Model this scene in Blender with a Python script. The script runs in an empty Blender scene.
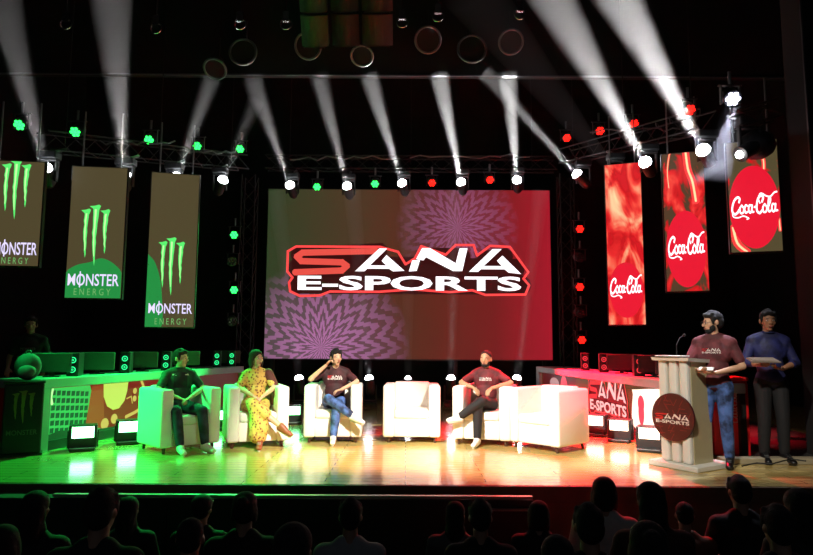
"""Stage of a talk event in a theatre, seen from the audience."""
import bpy, bmesh, math, random
from mathutils import Vector, Matrix
from mathutils.bvhtree import BVHTree
random.seed(7)
C = bpy.context.scene.collection
PI = math.pi
R = math.radians
V = Vector

# ------------------------------------------------------------ camera
F = 630.0
H = 1.35
PITCH = math.atan((345 - 277.5) / F)
ROLL = R(0.3)
fw = V((0, math.cos(PITCH), math.sin(PITCH)))
rt0 = V((1, 0, 0)); up0 = V((0, -math.sin(PITCH), math.cos(PITCH)))
rt = rt0 * math.cos(ROLL) + up0 * math.sin(ROLL)
up = -rt0 * math.sin(ROLL) + up0 * math.cos(ROLL)
CAM = V((0, 0, H))
cd = bpy.data.cameras.new('camera'); cam = bpy.data.objects.new('camera', cd); C.objects.link(cam)
cd.sensor_width = 36; cd.lens = F / 813 * 36; cd.clip_start = 0.05; cd.clip_end = 100
m3 = Matrix((rt, up, -fw)).transposed()
cam.matrix_world = Matrix.Translation(CAM) @ m3.to_4x4()
bpy.context.scene.camera = cam

def ray(px, py):
    return fw + rt * ((px - 406.5) / F) - up * ((py - 277.5) / F)
def at(px, py, Y):
    d = ray(px, py); return CAM + d * (Y / d.y)
def atz(px, py, Z=0.0):
    d = ray(px, py); return CAM + d * ((Z - H) / d.z)

# ------------------------------------------------------------ materials
def lin(c):
    return tuple(((x / 255) / 12.92 if x / 255 <= .04045 else ((x / 255 + .055) / 1.055) ** 2.4) for x in c)
_m = {}
def mat(name, col, rough=.6, metal=0., em=0., noise=.12, scale=14, coat=0., ecol=None, bump=0.):
    if name in _m: return _m[name]
    m = bpy.data.materials.new(name); m.use_nodes = True; nt = m.node_tree; b = nt.nodes['Principled BSDF']
    c = lin(col)
    b.inputs['Roughness'].default_value = rough; b.inputs['Metallic'].default_value = metal
    b.inputs['Coat Weight'].default_value = coat
    tc = nt.nodes.new('ShaderNodeTexCoord'); n = nt.nodes.new('ShaderNodeTexNoise'); n.inputs['Scale'].default_value = scale
    nt.links.new(tc.outputs['Object'], n.inputs['Vector'])
    mx = nt.nodes.new('ShaderNodeMix'); mx.data_type = 'RGBA'
    mx.inputs[6].default_value = (*[x * (1 - noise) for x in c], 1); mx.inputs[7].default_value = (*[min(1, x * (1 + noise)) for x in c], 1)
    if noise >= .3:
        n.inputs['Detail'].default_value = 4; mr = nt.nodes.new('ShaderNodeMapRange'); mr.inputs[1].default_value = .38; mr.inputs[2].default_value = .62
        nt.links.new(n.outputs['Fac'], mr.inputs[0]); nt.links.new(mr.outputs[0], mx.inputs[0])
    else: nt.links.new(n.outputs['Fac'], mx.inputs[0])
    nt.links.new(mx.outputs[2], b.inputs['Base Color'])
    if bump:
        bp = nt.nodes.new('ShaderNodeBump'); bp.inputs['Strength'].default_value = bump; bp.inputs['Distance'].default_value = .01
        nt.links.new(n.outputs['Fac'], bp.inputs['Height']); nt.links.new(bp.outputs['Normal'], b.inputs['Normal'])
    if em:
        b.inputs['Emission Color'].default_value = (*lin(ecol or col), 1); b.inputs['Emission Strength'].default_value = em
    _m[name] = m; return m
def screen(name, col, s=1.0):            # a lit area of a screen
    m = mat(name, (8, 8, 8), .5, em=s, ecol=col, noise=0); return m

BLACK = mat('black_paint', (16, 16, 17), .5)
DRAPE = mat('black_drape', (9, 9, 10), .95, noise=.4, scale=3)
HOUSE = mat('fixture_black', (22, 22, 24), .45)
TRUSS = mat('truss_dark', (17, 18, 19), .6, .2)
METAL = mat('grey_metal', (120, 120, 120), .35, .8)
WHITEF = mat('white_leatherette', (232, 226, 218), .5, noise=.03, bump=.05)
WOODLEG = mat('dark_wood_leg', (70, 40, 22), .5)

# ------------------------------------------------------------ mesh helpers
class MB:
    def __init__(s): s.b = bmesh.new(); s.mi = 0
    def _add(s, geom, M):
        bmesh.ops.transform(s.b, matrix=M, verts=geom)
        if s.mi:
            for v in geom:
                for f in v.link_faces: f.material_index = s.mi
    def box(s, c, sz, M=None, bev=0., seg=2):
        g = bmesh.ops.create_cube(s.b, size=1)['verts']
        bmesh.ops.scale(s.b, vec=sz, verts=g)
        if bev:
            es = list({e for v in g for e in v.link_edges})
            r = bmesh.ops.bevel(s.b, geom=es, offset=min(bev, min(sz) * .49), segments=seg, affect='EDGES', profile=.5)
            g = list({v for v in r['verts']} | {v for v in g if v.is_valid})
        s._add(g, (M or Matrix()) @ Matrix.Translation(c)); return s
    def cyl(s, p0, p1, r0, r1=None, n=14, M=None):
        p0, p1 = V(p0), V(p1); r1 = r0 if r1 is None else r1; d = p1 - p0
        g = bmesh.ops.create_cone(s.b, cap_ends=True, segments=n, radius1=r0, radius2=r1, depth=d.length)['verts']
        q = V((0, 0, 1)).rotation_difference(d.normalized()).to_matrix().to_4x4()
        s._add(g, (M or Matrix()) @ Matrix.Translation((p0 + p1) / 2) @ q); return s
    def ell(s, c, r, M=None, rot=None, n=2):
        if isinstance(r, (int, float)): r = (r, r, r)
        g = bmesh.ops.create_icosphere(s.b, subdivisions=n, radius=1)['verts']
        T = Matrix.Translation(c)
        if rot is not None: T = T @ rot
        s._add(g, (M or Matrix()) @ T @ Matrix.Diagonal((*r, 1))); return s
    def cap(s, p0, p1, r0, r1, M=None, n=12):
        s.ell(p0, r0 * .995, M); s.ell(p1, r1 * .995, M)
        s.cyl(p0, p1, r0, r1, n=n, M=M); return s
    def poly(s, pts, faces=None):
        vs = [s.b.verts.new(p) for p in pts]
        for f in (faces or [range(len(pts))]):
            try:
                ff = s.b.faces.new([vs[i] for i in f]); ff.material_index = s.mi
            except ValueError: pass
        return s
    def tube(s, pts, r, n=8):
        for a, b in zip(pts[:-1], pts[1:]): s.cyl(a, b, r, n=n)
        return s
    def ring(s, c, R0, r, M=None, n=28, k=8):
        vs = []
        for i in range(n):
            a = 2 * PI * i / n
            vs.append([s.b.verts.new((M or Matrix()) @ V((c[0] + (R0 + r * math.cos(2 * PI * j / k)) * math.cos(a), c[1] + r * math.sin(2 * PI * j / k), c[2] + (R0 + r * math.cos(2 * PI * j / k)) * math.sin(a)))) for j in range(k)])
        for i in range(n):
            for j in range(k):
                f = s.b.faces.new([vs[i][j], vs[(i + 1) % n][j], vs[(i + 1) % n][(j + 1) % k], vs[i][(j + 1) % k]]); f.material_index = s.mi
        return s
    def build(s, name, mats, parent=None, smooth=False, M=None):
        me = bpy.data.meshes.new(name)
        bmesh.ops.recalc_face_normals(s.b, faces=s.b.faces)
        s.b.to_mesh(me); s.b.free()
        for m in (mats if isinstance(mats, (list, tuple)) else [mats]): me.materials.append(m)
        if smooth:
            for p in me.polygons: p.use_smooth = True
        o = bpy.data.objects.new(name, me); C.objects.link(o)
        if parent: o.parent = parent
        if M is not None: o.matrix_local = M
        return o
def remesh(mb, name, m, parent, vox=.008, smooth_it=3):
    tmp = mb.build('tmp', m)
    r = tmp.modifiers.new('r', 'REMESH'); r.mode = 'VOXEL'; r.voxel_size = vox
    s = tmp.modifiers.new('s', 'SMOOTH'); s.factor = .5; s.iterations = smooth_it
    dg = bpy.context.evaluated_depsgraph_get(); dg.update()
    me = bpy.data.meshes.new_from_object(tmp.evaluated_get(dg)); me.name = name
    old = tmp.data; bpy.data.objects.remove(tmp); bpy.data.meshes.remove(old)
    me.materials.clear(); me.materials.append(m)
    for p in me.polygons: p.use_smooth = True; p.material_index = 0
    o = bpy.data.objects.new(name, me); C.objects.link(o); o.parent = parent
    return o
def tag(o, label=None, cat=None, group=None, kind=None):
    if label: o['label'] = label
    if cat: o['category'] = cat
    if group: o['group'] = group
    if kind: o['kind'] = kind
    return o
def empty(name, loc=(0, 0, 0), rz=0., label=None, cat=None, group=None):
    o = bpy.data.objects.new(name, None); C.objects.link(o); o.location = loc; o.rotation_euler = (0, 0, rz)
    o.empty_display_size = .1
    return tag(o, label, cat, group)
def copy_tree(o, parent=None):
    c = o.copy(); C.objects.link(c); c.parent = parent
    for ch in list(o.children): copy_tree(ch, c)
    return c
def struct(o): o['kind'] = 'structure'; return o
def sbox(name, lo, hi, m):
    lo, hi = V(lo), V(hi)
    return struct(MB().box((lo + hi) / 2, hi - lo).build(name, m))
def spot(name, loc, target, power, col, size, blend=.3, rad=.05, parent=None):
    l = bpy.data.lights.new(name, 'SPOT'); l.energy = power; l.color = col; l.spot_size = R(size); l.spot_blend = blend; l.shadow_soft_size = rad
    o = bpy.data.objects.new(name, l); C.objects.link(o)
    loc = V(loc); d = V(target) - loc
    o.rotation_mode = 'QUATERNION'; o.rotation_quaternion = d.to_track_quat('-Z', 'Y'); o.location = loc
    if parent: o.parent = parent
    return o
def area(name, loc, target, power, col, sx, sy, parent=None):
    l = bpy.data.lights.new(name, 'AREA'); l.energy = power; l.color = col; l.shape = 'RECTANGLE'; l.size = sx; l.size_y = sy
    o = bpy.data.objects.new(name, l); C.objects.link(o)
    loc = V(loc); d = V(target) - loc
    o.rotation_mode = 'QUATERNION'; o.rotation_quaternion = d.to_track_quat('-Z', 'Y'); o.location = loc
    if parent: o.parent = parent
    return o

# 2D artwork: everything returns a list of (points, faces) in 2D
def seg2(a, b, w):
    a, b = V(a), V(b); d = (b - a).normalized(); n = V((-d.y, d.x)) * w / 2; a = a - d * w * .25; b = b + d * w * .25
    return ([tuple(a + n), tuple(a - n), tuple(b - n), tuple(b + n)], [(0, 1, 2, 3)])
def disc2(c, r, n=20, ry=None):
    return ([(c[0] + r * math.cos(2 * PI * i / n), c[1] + (ry or r) * math.sin(2 * PI * i / n)) for i in range(n)], [tuple(range(n))])
def stroke2(pts, w, round_=True):
    out = [seg2(a, b, w if not isinstance(w, (list, tuple)) else w[i]) for i, (a, b) in enumerate(zip(pts[:-1], pts[1:]))]
    if round_: out += [disc2(p, (w if not isinstance(w, (list, tuple)) else w[min(i, len(w) - 1)]) / 2, 10) for i, p in enumerate(pts)]
    return out
def smooth2(pts, k=5, closed=False):
    P = [V(p) for p in pts]; out = []
    n = len(P)
    for i in range(n if closed else n - 1):
        p0 = P[(i - 1) % n] if closed or i > 0 else P[0]; p1 = P[i]; p2 = P[(i + 1) % n]; p3 = P[(i + 2) % n] if closed or i + 2 < n else P[-1]
        for j in range(k):
            t = j / k
            out.append(tuple(.5 * ((2 * p1) + (p2 - p0) * t + (2 * p0 - 5 * p1 + 4 * p2 - p3) * t * t + (3 * p1 - p0 - 3 * p2 + p3) * t ** 3)))
    out.append(tuple(P[0] if closed else P[-1])); return out
def poly2(pts): return (list(pts), [tuple(range(len(pts)))])
_tc = {}
def text2(txt, x0, y0, x1, y1, bold=0., shear=0.):
    key = (txt, bold, shear)
    if key not in _tc:
        cu = bpy.data.curves.new('t', 'FONT'); cu.body = txt; cu.offset = bold; cu.shear = shear; cu.resolution_u = 3
        o = bpy.data.objects.new('t', cu); C.objects.link(o)
        dg = bpy.context.evaluated_depsgraph_get(); dg.update()
        me = bpy.data.meshes.new_from_object(o.evaluated_get(dg))
        _tc[key] = ([tuple(v.co)[:2] for v in me.vertices], [tuple(p.vertices) for p in me.polygons])
        bpy.data.objects.remove(o); bpy.data.curves.remove(cu); bpy.data.meshes.remove(me)
    vs, fs = _tc[key]
    xs = [v[0] for v in vs]; ys = [v[1] for v in vs]
    sx = (x1 - x0) / (max(xs) - min(xs)); sy = (y1 - y0) / (max(ys) - min(ys))
    return ([(x0 + (v[0] - min(xs)) * sx, y0 + (v[1] - min(ys)) * sy) for v in vs], fs)
def xf2(polys, sx=1., sy=1., dx=0., dy=0.):
    return [([(x * sx + dx, y * sy + dy) for x, y in p], f) for p, f in polys]
def clip2(polys, x0, y0, x1, y1):      # clamp into a frame
    return [([(min(max(x, x0), x1), min(max(y, y0), y1)) for x, y in p], f) for p, f in polys]
def artwork(name, layers, parent, M, step=.003, h0=.003):
    """layers: [(polys, material)]: flat shapes in local x,z plane facing -y"""
    mb = MB(); mats = []
    for i, (polys, m) in enumerate(layers):
        mb.mi = i; mats.append(m); y = -(h0 + step * i)
        for p, fs in polys: mb.poly([M @ V((a, y, b)) for a, b in p], fs)
    me = bpy.data.meshes.new(name)
    mb.b.to_mesh(me); mb.b.free()
    for m in mats: me.materials.append(m)
    o = bpy.data.objects.new(name, me); C.objects.link(o); o.parent = parent
    return o

# ------------------------------------------------------------ logos (2D, unit sizes)
def sana_logo():
    """returns outline, red, white layers in px of the zoomed photograph, x 45..785, y up -190..-30"""
    f = lambda L: [(x, -y) for x, y in L]
    dark = stroke2(f([(80, 60), (330, 45), (330, 60), (90, 80), (220, 85)]), 44) + stroke2(f([(80, 100), (400, 95), (740, 100)]), 60) + stroke2(f([(80, 150), (760, 150)]), 58) + stroke2(f([(470, 62), (580, 62)]), 50) + stroke2(f([(650, 70), (710, 62)]), 50)
    o = f([(50, 50), (75, 35), (330, 35), (385, 50), (408, 88), (436, 70), (455, 32), (530, 58), (560, 28), (615, 28), (625, 60), (665, 30), (725, 33), (780, 110), (765, 130), (782, 150), (770, 178), (650, 180), (610, 166), (540, 172), (430, 164), (330, 172), (180, 172), (150, 184), (90, 186), (60, 172), (56, 145), (66, 130), (50, 112), (50, 50)])
    outl = stroke2(o, 7)
    red = stroke2(f([(318, 48), (95, 54), (78, 66), (92, 80), (215, 83), (230, 94), (215, 108), (74, 114)]), 19)
    wh = [poly2(f([(255, 110), (328, 40), (352, 40), (300, 92), (350, 92), (335, 78), (350, 60), (405, 108), (370, 110), (358, 102), (292, 102), (284, 110)]))]
    wh += [poly2(f([(418, 110), (428, 76), (452, 74), (442, 108)])), poly2(f([(440, 72), (458, 38), (482, 38), (560, 84), (572, 38), (596, 38), (580, 108), (552, 108), (470, 66), (462, 76)]))]
    wh += [poly2(f([(600, 110), (672, 40), (700, 40), (645, 92), (700, 92), (685, 76), (702, 60), (758, 116), (720, 112), (708, 102), (636, 102), (628, 110)]))]
    txt = [text2('E-SPORTS', 82, -168, 758, -124, bold=.03)]
    return dark, outl, red, wh + txt
def coke_script():
    """script word, about x 0..3.6, y -.3..1.1"""
    S = []
    w = .105
    S += stroke2(smooth2([(.62, .66), (.68, .85), (.52, .93), (.28, .78), (.10, .45), (.08, .15), (.26, 0), (.46, .08), (.58, .22)]), .13)
    S += stroke2(smooth2([(.08, .2), (.12, -.12), (.5, -.2), (.9, -.12), (1.3, -.26), (1.15, -.3)]), .07)
    S += stroke2(smooth2([(.82, .48), (.66, .30), (.70, .06), (.88, .06), (.96, .28), (.82, .48)]), w)
    S += stroke2(smooth2([(1.24, .42), (1.12, .48), (1.02, .28), (1.08, .06), (1.24, .10)]), w)
    S += stroke2(smooth2([(1.56, .42), (1.40, .46), (1.32, .22), (1.42, .04), (1.54, .16), (1.60, .46), (1.56, .12), (1.70, .08)]), w)
    S += stroke2([(1.76, .34), (1.92, .38)], .1)
    S += stroke2(smooth2([(2.36, .62), (2.46, .86), (2.30, .96), (2.06, .78), (1.94, .40), (1.96, .12), (2.14, 0), (2.34, .14)]), .13)
    S += stroke2(smooth2([(2.2, .55), (2.1, .8), (2.3, 1.08), (2.7, .92), (3.0, .88), (3.3, 1.08), (3.5, 1.12)]), .09)
    S += stroke2(smooth2([(2.56, .48), (2.40, .30), (2.44, .06), (2.62, .06), (2.70, .28), (2.56, .48)]), w)
    S += stroke2(smooth2([(2.80, .30), (2.98, .62), (2.98, .82), (2.86, .74), (2.80, .30), (2.84, .06), (2.98, .10)]), w)
    S += stroke2(smooth2([(3.32, .42), (3.14, .46), (3.06, .22), (3.16, .04), (3.30, .16), (3.36, .46), (3.32, .12), (3.48, .10)]), w)
    return S
def claw(seed=3):
    """three torn claw strokes in a box x 0..1, y 0..1 (down to 0)"""
    rnd = random.Random(seed); out = []; lite = []
    for x, top, bot, w in ((.20, .93, .13, .13), (.50, 1.0, 0, .15), (.83, .93, .20, .13)):
        n = 12; L = []; Rr = []
        for i in range(n + 1):
            t = i / n; y = top - .08 + (bot - top + .08) * t; ww = w * (1 - t) ** .55 * (.5 + .22 * rnd.random())
            cx = x - .02 * math.sin(t * 4) + (rnd.random() - .5) * .015
            L.append((cx - ww, y)); Rr.append((cx + ww * .9, y))
        for i in range(n): out.append(([L[i], Rr[i], Rr[i + 1], L[i + 1]], [(0, 1, 2, 3)]))
        out.append(poly2([(x - w * 1.55, top - .03), (x - w * .4, top - .02), (x + w * .5, top), (x + w * .95, top - .02), (x + w * .6, top - .09), (x - w * .5, top - .09), (x - w * .9, top - .06)]))
        for i in range(n - 2):
            a, b = V(L[i]), V(Rr[i]); c, d = V(L[i + 1]), V(Rr[i + 1])
            lite.append(([tuple(a.lerp(b, .25)), tuple(a.lerp(b, .6)), tuple(c.lerp(d, .6)), tuple(c.lerp(d, .25))], [(0, 1, 2, 3)]))
    return out, lite
BEAM = 1400.0
BDEN = .12
# ============================================================ setting
def plank_floor():
    m = bpy.data.materials.new('stage_parquet'); m.use_nodes = True; nt = m.node_tree; b = nt.nodes['Principled BSDF']
    tc = nt.nodes.new('ShaderNodeTexCoord'); mp = nt.nodes.new('ShaderNodeMapping'); mp.inputs['Rotation'].default_value = (0, 0, 0)
    br = nt.nodes.new('ShaderNodeTexBrick'); br.inputs['Scale'].default_value = 1.0; br.inputs['Brick Width'].default_value = 1.6; br.inputs['Row Height'].default_value = .14
    br.inputs['Mortar Size'].default_value = .004; br.inputs['Color1'].default_value = (.50, .36, .115, 1); br.inputs['Color2'].default_value = (.56, .41, .14, 1); br.inputs['Mortar'].default_value = (.12, .07, .03, 1)
    nt.links.new(tc.outputs['Object'], mp.inputs[0]); nt.links.new(mp.outputs[0], br.inputs['Vector']); nt.links.new(br.outputs['Color'], b.inputs['Base Color'])
    n = nt.nodes.new('ShaderNodeTexNoise'); n.inputs['Scale'].default_value = 2.5; nt.links.new(mp.outputs[0], n.inputs['Vector'])
    mr = nt.nodes.new('ShaderNodeMapRange'); mr.inputs[3].default_value = .16; mr.inputs[4].default_value = .30
    nt.links.new(n.outputs['Fac'], mr.inputs[0]); nt.links.new(mr.outputs[0], b.inputs['Roughness'])
    b.inputs['Coat Weight'].default_value = .5; b.inputs['Coat Roughness'].default_value = .12
    return m
FLOOR = plank_floor()
FASCIA = mat('stage_fascia_brown', (104, 80, 56), .7, noise=.25, scale=5)
CARPET = mat('wing_carpet', (14, 13, 13), .95, noise=.3, scale=40)
AUD = mat('auditorium_carpet', (26, 20, 18), .95, noise=.3, scale=30)
PELM = mat('pelmet_black', (13, 15, 17), .8, noise=.2, scale=3)
EDGE = 6.30
sbox('floor_stage', (-9, EDGE, -.12), (9, 17, 0), FLOOR)
sbox('trim_stage_edge', (-9, EDGE - .03, -.16), (9, EDGE, -.004), mat('stage_nosing', (90, 70, 46), .5))
sbox('wall_stage_front', (-9, EDGE, -1.2), (9, EDGE + .15, -.12), FASCIA)
sbox('wall_back', (-9, 17, 0), (9, 17.2, 9.5), DRAPE)
sbox('wall_left', (-9.2, -1, -1.2), (-9, 17.2, 9.5), DRAPE)
sbox('wall_right', (9, -1, -1.2), (9.2, 17.2, 9.5), DRAPE)
sbox('ceiling', (-9.2, -1, 9.5), (9.2, 17.2, 9.7), DRAPE)
# pit wall in front of the stage with its metal top rail and panel seams
PIT = mat('pit_wall_panel', (28, 26, 25), .6, noise=.2, scale=4)
zl = at(300, 497, 5.95).z
xr = at(533, 500, 5.95).x; xl = at(52, 497, 5.95).x
w = sbox('wall_pit', (-9, 5.95, -1.2), (xr, 6.1, zl - .02), PIT)
for px in (165, 286, 407): struct(MB().box((at(px, 520, 5.94).x, 5.945, zl - .4), (.02, .012, .7)).build('trim_panel_seam', mat('seam', (30, 28, 26), .6)))
struct(MB().box(((xl + xr) / 2, 5.98, zl), (xr - xl, .05, .025)).build('trim_pit_rail', mat('pit_rail_metal', (150, 150, 148), .35, .7)))
struct(MB().box((at(507, 500, 5.9).x, 5.9, zl - .09), (.62, .03, .02)).build('trim_pit_grab_bar', mat('pit_rail_metal', (150, 150, 148), .35, .7)))
# stepped auditorium floor
sbox('floor_auditorium_front', (-9, 4.93, -1.25), (9, 6.3, -1.05), AUD)
sbox('floor_auditorium_second', (-9, 4.08, -1.25), (9, 4.93, -.93), AUD)
sbox('floor_auditorium_third', (-9, 3.23, -1.25), (9, 4.08, -.78), AUD)
sbox('floor_auditorium_fourth', (-9, -1, -1.25), (9, 3.23, -.62), AUD)
# right-hand wing: pillar of the proscenium, low ledge and dark carpet
p = at(829, 430, 7.75)
sbox('wall_proscenium_right', (p.x, 7.75, 0), (p.x + .9, 8.2, 9.5), mat('proscenium_black', (3, 3, 4), .95))
struct(MB().box((p.x - .012, 7.75, 3.2), (.02, .03, 6.4)).build('trim_proscenium_edge', mat('edge_grey', (40, 40, 42), .5)))
a = atz(722, 464); 
struct(MB().box((a.x + 1.3, a.y + .05, .035), (2.6, .16, .07), bev=.01).build('trim_wing_ledge', mat('wing_ledge_cream', (150, 140, 116), .6)))
struct(MB().box((a.x + 1.45, a.y + 2.3, .004), (2.3, 4.2, .008)).build('floor_wing_carpet', CARPET))
# pelmet over the stage
PY = 11.6
zb = at(400, 76, PY).z; zt = at(400, -60, PY).z
sbox('trim_pelmet', (-9, PY, zb), (9, PY + .12, 9.5), PELM)
struct(MB().box((0, PY - .02, zb), (17.6, .03, .025)).build('trim_pelmet_hem', mat('hem_grey', (95, 100, 105), .4, .6)))

# ============================================================ LED wall
LY = 15.0
lc = at(408.7, 273.3, LY); LW = (552.5 - 265.5) * LY / F * .998; LH = (359 - 187.5) * LY / F * 1.0
K = LY / F      # metres per photographed pixel on the wall
def led_content_wash():
    m = bpy.data.materials.new('led_wall_picture_wash'); m.use_nodes = True; nt = m.node_tree
    for n in list(nt.nodes):
        if n.type != 'OUTPUT_MATERIAL': nt.nodes.remove(n)
    out = nt.nodes['Material Output']
    N = nt.nodes.new; L = nt.links.new
    def val(op, a, b=None, c=None):
        n = N('ShaderNodeMath'); n.operation = op
        for i, x in enumerate((a, b, c)):
            if x is None: continue
            if isinstance(x, (int, float)): n.inputs[i].default_value = x
            else: L(x, n.inputs[i])
        return n.outputs[0]
    tc = N('ShaderNodeTexCoord'); sp = N('ShaderNodeSeparateXYZ'); L(tc.outputs['Object'], sp.inputs[0])
    x = sp.outputs[0]; z = sp.outputs[2]
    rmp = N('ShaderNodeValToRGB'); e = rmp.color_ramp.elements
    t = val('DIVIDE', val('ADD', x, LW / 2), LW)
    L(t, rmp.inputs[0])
    e[0].position = 0; e[0].color = (*lin((52, 68, 40)), 1); e[1].position = 1; e[1].color = (*lin((178, 28, 46)), 1)  # ramp also paints in the red wash that falls on the wall
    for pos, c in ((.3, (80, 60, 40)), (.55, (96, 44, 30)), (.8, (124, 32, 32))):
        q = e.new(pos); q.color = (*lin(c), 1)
    def star(cx, cz, rad, seed):
        dx = val('SUBTRACT', x, cx); dz = val('SUBTRACT', z, cz)
        r = val('SQRT', val('ADD', val('MULTIPLY', dx, dx), val('MULTIPLY', dz, dz)))
        an = val('ARCTAN2', dz, dx)
        zig = val('PINGPONG', val('MULTIPLY', an, 2.1 + seed), .42)
        zig2 = val('PINGPONG', val('MULTIPLY', an, 6.3), .22)
        ph = val('FRACT', val('ADD', val('MULTIPLY', r, 2.6), val('ADD', val('MULTIPLY', zig, 2.4), zig2)))
        band = val('GREATER_THAN', ph, .48)
        fall = val('MAXIMUM', val('SUBTRACT', 1.0, val('DIVIDE', r, rad)), 0)
        return val('MULTIPLY', val('ADD', val('MULTIPLY', band, .75), .25), val('POWER', fall, .8))
    s1 = star((322 - 408.7) * K, (273.3 - 348) * K, 2.1, .1)
    s2 = star((458 - 408.7) * K, (273.3 - 226) * K, 1.5, 0)
    s = val('MINIMUM', val('ADD', s1, val('MULTIPLY', s2, .5)), 1)
    mx = N('ShaderNodeMix'); mx.data_type = 'RGBA'; L(s, mx.inputs[0]); L(rmp.outputs[0], mx.inputs[6]); mx.inputs[7].default_value = (*lin((205, 130, 190)), 1)
    em = N('ShaderNodeEmission'); L(mx.outputs[2], em.inputs[0]); em.inputs[1].default_value = .8
    gl = N('ShaderNodeBsdfPrincipled'); gl.inputs['Base Color'].default_value = (.03, .03, .03, 1); gl.inputs['Roughness'].default_value = .95; gl.inputs['Specular IOR Level'].default_value = .1
    ad = N('ShaderNodeAddShader'); L(em.outputs[0], ad.inputs[0]); L(gl.outputs[0], ad.inputs[1]); L(ad.outputs[0], out.inputs[0])
    return m
led = empty('led_wall', (lc.x, LY, lc.z - LH / 2), 0, 'huge landscape video wall at the back of the stage with a red and white lettered logo', 'video screen')
LC = V((0, 0, LH / 2))
o = MB().box((0, .12, 0), (LW + .06, .16, LH + .06)).build('cabinet', BLACK, led); o.location = LC
sc_ = MB().box((0, .02, 0), (LW, .04, LH)).build('screen_panel', led_content_wash(), led); sc_.location = LC
S_RED = screen('pix_red', (225, 45, 50), 1.1); S_REDB = screen('pix_red_bright', (255, 70, 70), 1.2); S_WHITE = screen('pix_white', (255, 250, 255), 1.5)
S_DARK = screen('pix_dark', (62, 18, 18), .8); S_CORAL = screen('pix_coral', (235, 82, 72), 1.0)
def logo_layers(sx, cx, cy, mr=None, dark=S_DARK, wht=None, red=None):
    d, o_, r_, w_ = sana_logo()
    T = lambda P: xf2(P, sx, sx, cx - sx * 415, cy + sx * 107)
    return [(T(o_), mr or S_REDB), (T(d), dark), (T(r_), red or S_CORAL), (T(w_), wht or S_WHITE)]
sxl = K / 3.011
d, o_, r_, w_ = sana_logo(); T = lambda P: xf2(P, sxl, sxl, (270 - 408.7) * K, (273.3 - 235) * K)
a = artwork('screen_lettering', [(T(d), S_DARK), (T(o_), S_REDB), (T(r_), S_CORAL), (T(w_), S_WHITE)], led, Matrix.Translation(LC + V((0, -.004, 0))))
# legs of the video wall stand on the stage
for s in (-1, 1):
    for q in (.33, .95):
        MB().box((s * LW / 2 * q, .14, (lc.z - LH / 2) / 2), (.09, .12, lc.z - LH / 2)).build('support_post', TRUSS, led).location = (0, 0, -(lc.z - LH / 2))
led.location.z = lc.z - LH / 2

# ============================================================ banners
B_HAZE = screen('pix_hazed_black', (84, 74, 48), .9)  # black banner ground under haze, painted as an even olive glow
S_GREEN = screen('pix_green', (90, 235, 110), 1.1); S_LIME = screen('pix_pale_lime', (190, 255, 160), 1.2); S_GMID = screen('pix_mid_green', (40, 150, 70), .9)
S_LAV = screen('pix_lavender', (225, 215, 255), 1.2); S_GRN2 = screen('pix_dull_green', (120, 190, 110), .9); S_DK2 = screen('pix_darkgreen', (22, 58, 36), .8)
def plane_from(tl, tr, br, bl, Yl, Yr):
    P0 = at(*tl, Yl); P1 = at(*tr, Yr); P2 = at(*br, Yr); P3 = at(*bl, Yl)
    ux = ((P1 - P0) + (P2 - P3)); ux.z = 0; wdt = ux.length / 2; ux.normalize()
    uz = (P0 - P3) + (P1 - P2); h = uz.z / 2; uz = V((0, 0, 1))
    cen = (P0 + P1 + P2 + P3) / 4
    n = uz.cross(ux)
    return cen, ux, uz, n, wdt, h
def banner(name, tl, tr, br, bl, Yl, Yr, label, base_m):
    cen, ux, uz, n, wd, h = plane_from(tl, tr, br, bl, Yl, Yr)
    M = Matrix((ux, n, uz)).transposed().to_4x4()
    r = empty(name, cen, 0, label, 'banner'); r.rotation_mode = 'QUATERNION'; r.rotation_quaternion = M.to_quaternion()
    MB().box((0, .05, 0), (wd + .04, .09, h + .04), bev=.01).build('casing', BLACK, r)
    MB().box((0, .0, 0), (wd, .012, h)).build('screen_panel', base_m, r)
    for s in (-1, 1): MB().cyl((s * wd * .35, .05, h / 2), (s * wd * .35, .05, h / 2 + .9), .012).build('hanging_wire', METAL, r)
    return r, wd, h
def claw_banner(q, Yl, Yr, label, cl, txt, sub, blob):
    r, wd, h = banner('led_banner', *q, Yl, Yr, label, B_HAZE)
    fx = lambda a: (a - .5) * wd; fz = lambda b: (.5 - b) * h
    c, l = claw(); x0, x1, y0, y1 = cl
    T = lambda P: xf2(P, (x1 - x0) * wd, (y1 - y0) * h, fx(x0), fz(y1))
    L = []
    if blob: L.append((clip2([(smooth2([(fx(a), fz(b)) for a, b in blob], 4, True), [tuple(range(len(blob) * 4))])], -wd / 2, -h / 2, wd / 2, h / 2), S_GMID))
    artwork('green_claw_mark', L + [(clip2(T(c), -wd / 2, -h / 2, wd / 2, h / 2), S_GREEN), (clip2(T(l), -wd / 2, -h / 2, wd / 2, h / 2), S_LIME)], r, Matrix.Translation((0, -.008, 0)))
    tx0, tx1, ty0, ty1 = txt
    band = [poly2([(-wd / 2, fz(ty1 + .075)), (wd / 2, fz(ty1 + .075)), (wd / 2, fz(ty0 - .02)), (-wd / 2, fz(ty0 - .02))])]
    P = [text2('MONSTER', fx(tx0), fz(ty1), fx(tx1), fz(ty0), bold=.008)]
    ox = fx(tx0 + (tx1 - tx0) * .235); P += stroke2([(ox, fz(ty0) + .03), (ox, fz(ty1) - .02)], .016)
    sx0, sx1, sy0, sy1 = sub
    artwork('lettering', [(P, S_LAV), ([text2('E N E R G Y', fx(sx0), fz(sy1), fx(sx1), fz(sy0))], S_GRN2)], r, Matrix.Translation((0, -.016, 0)))
    return r
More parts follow.
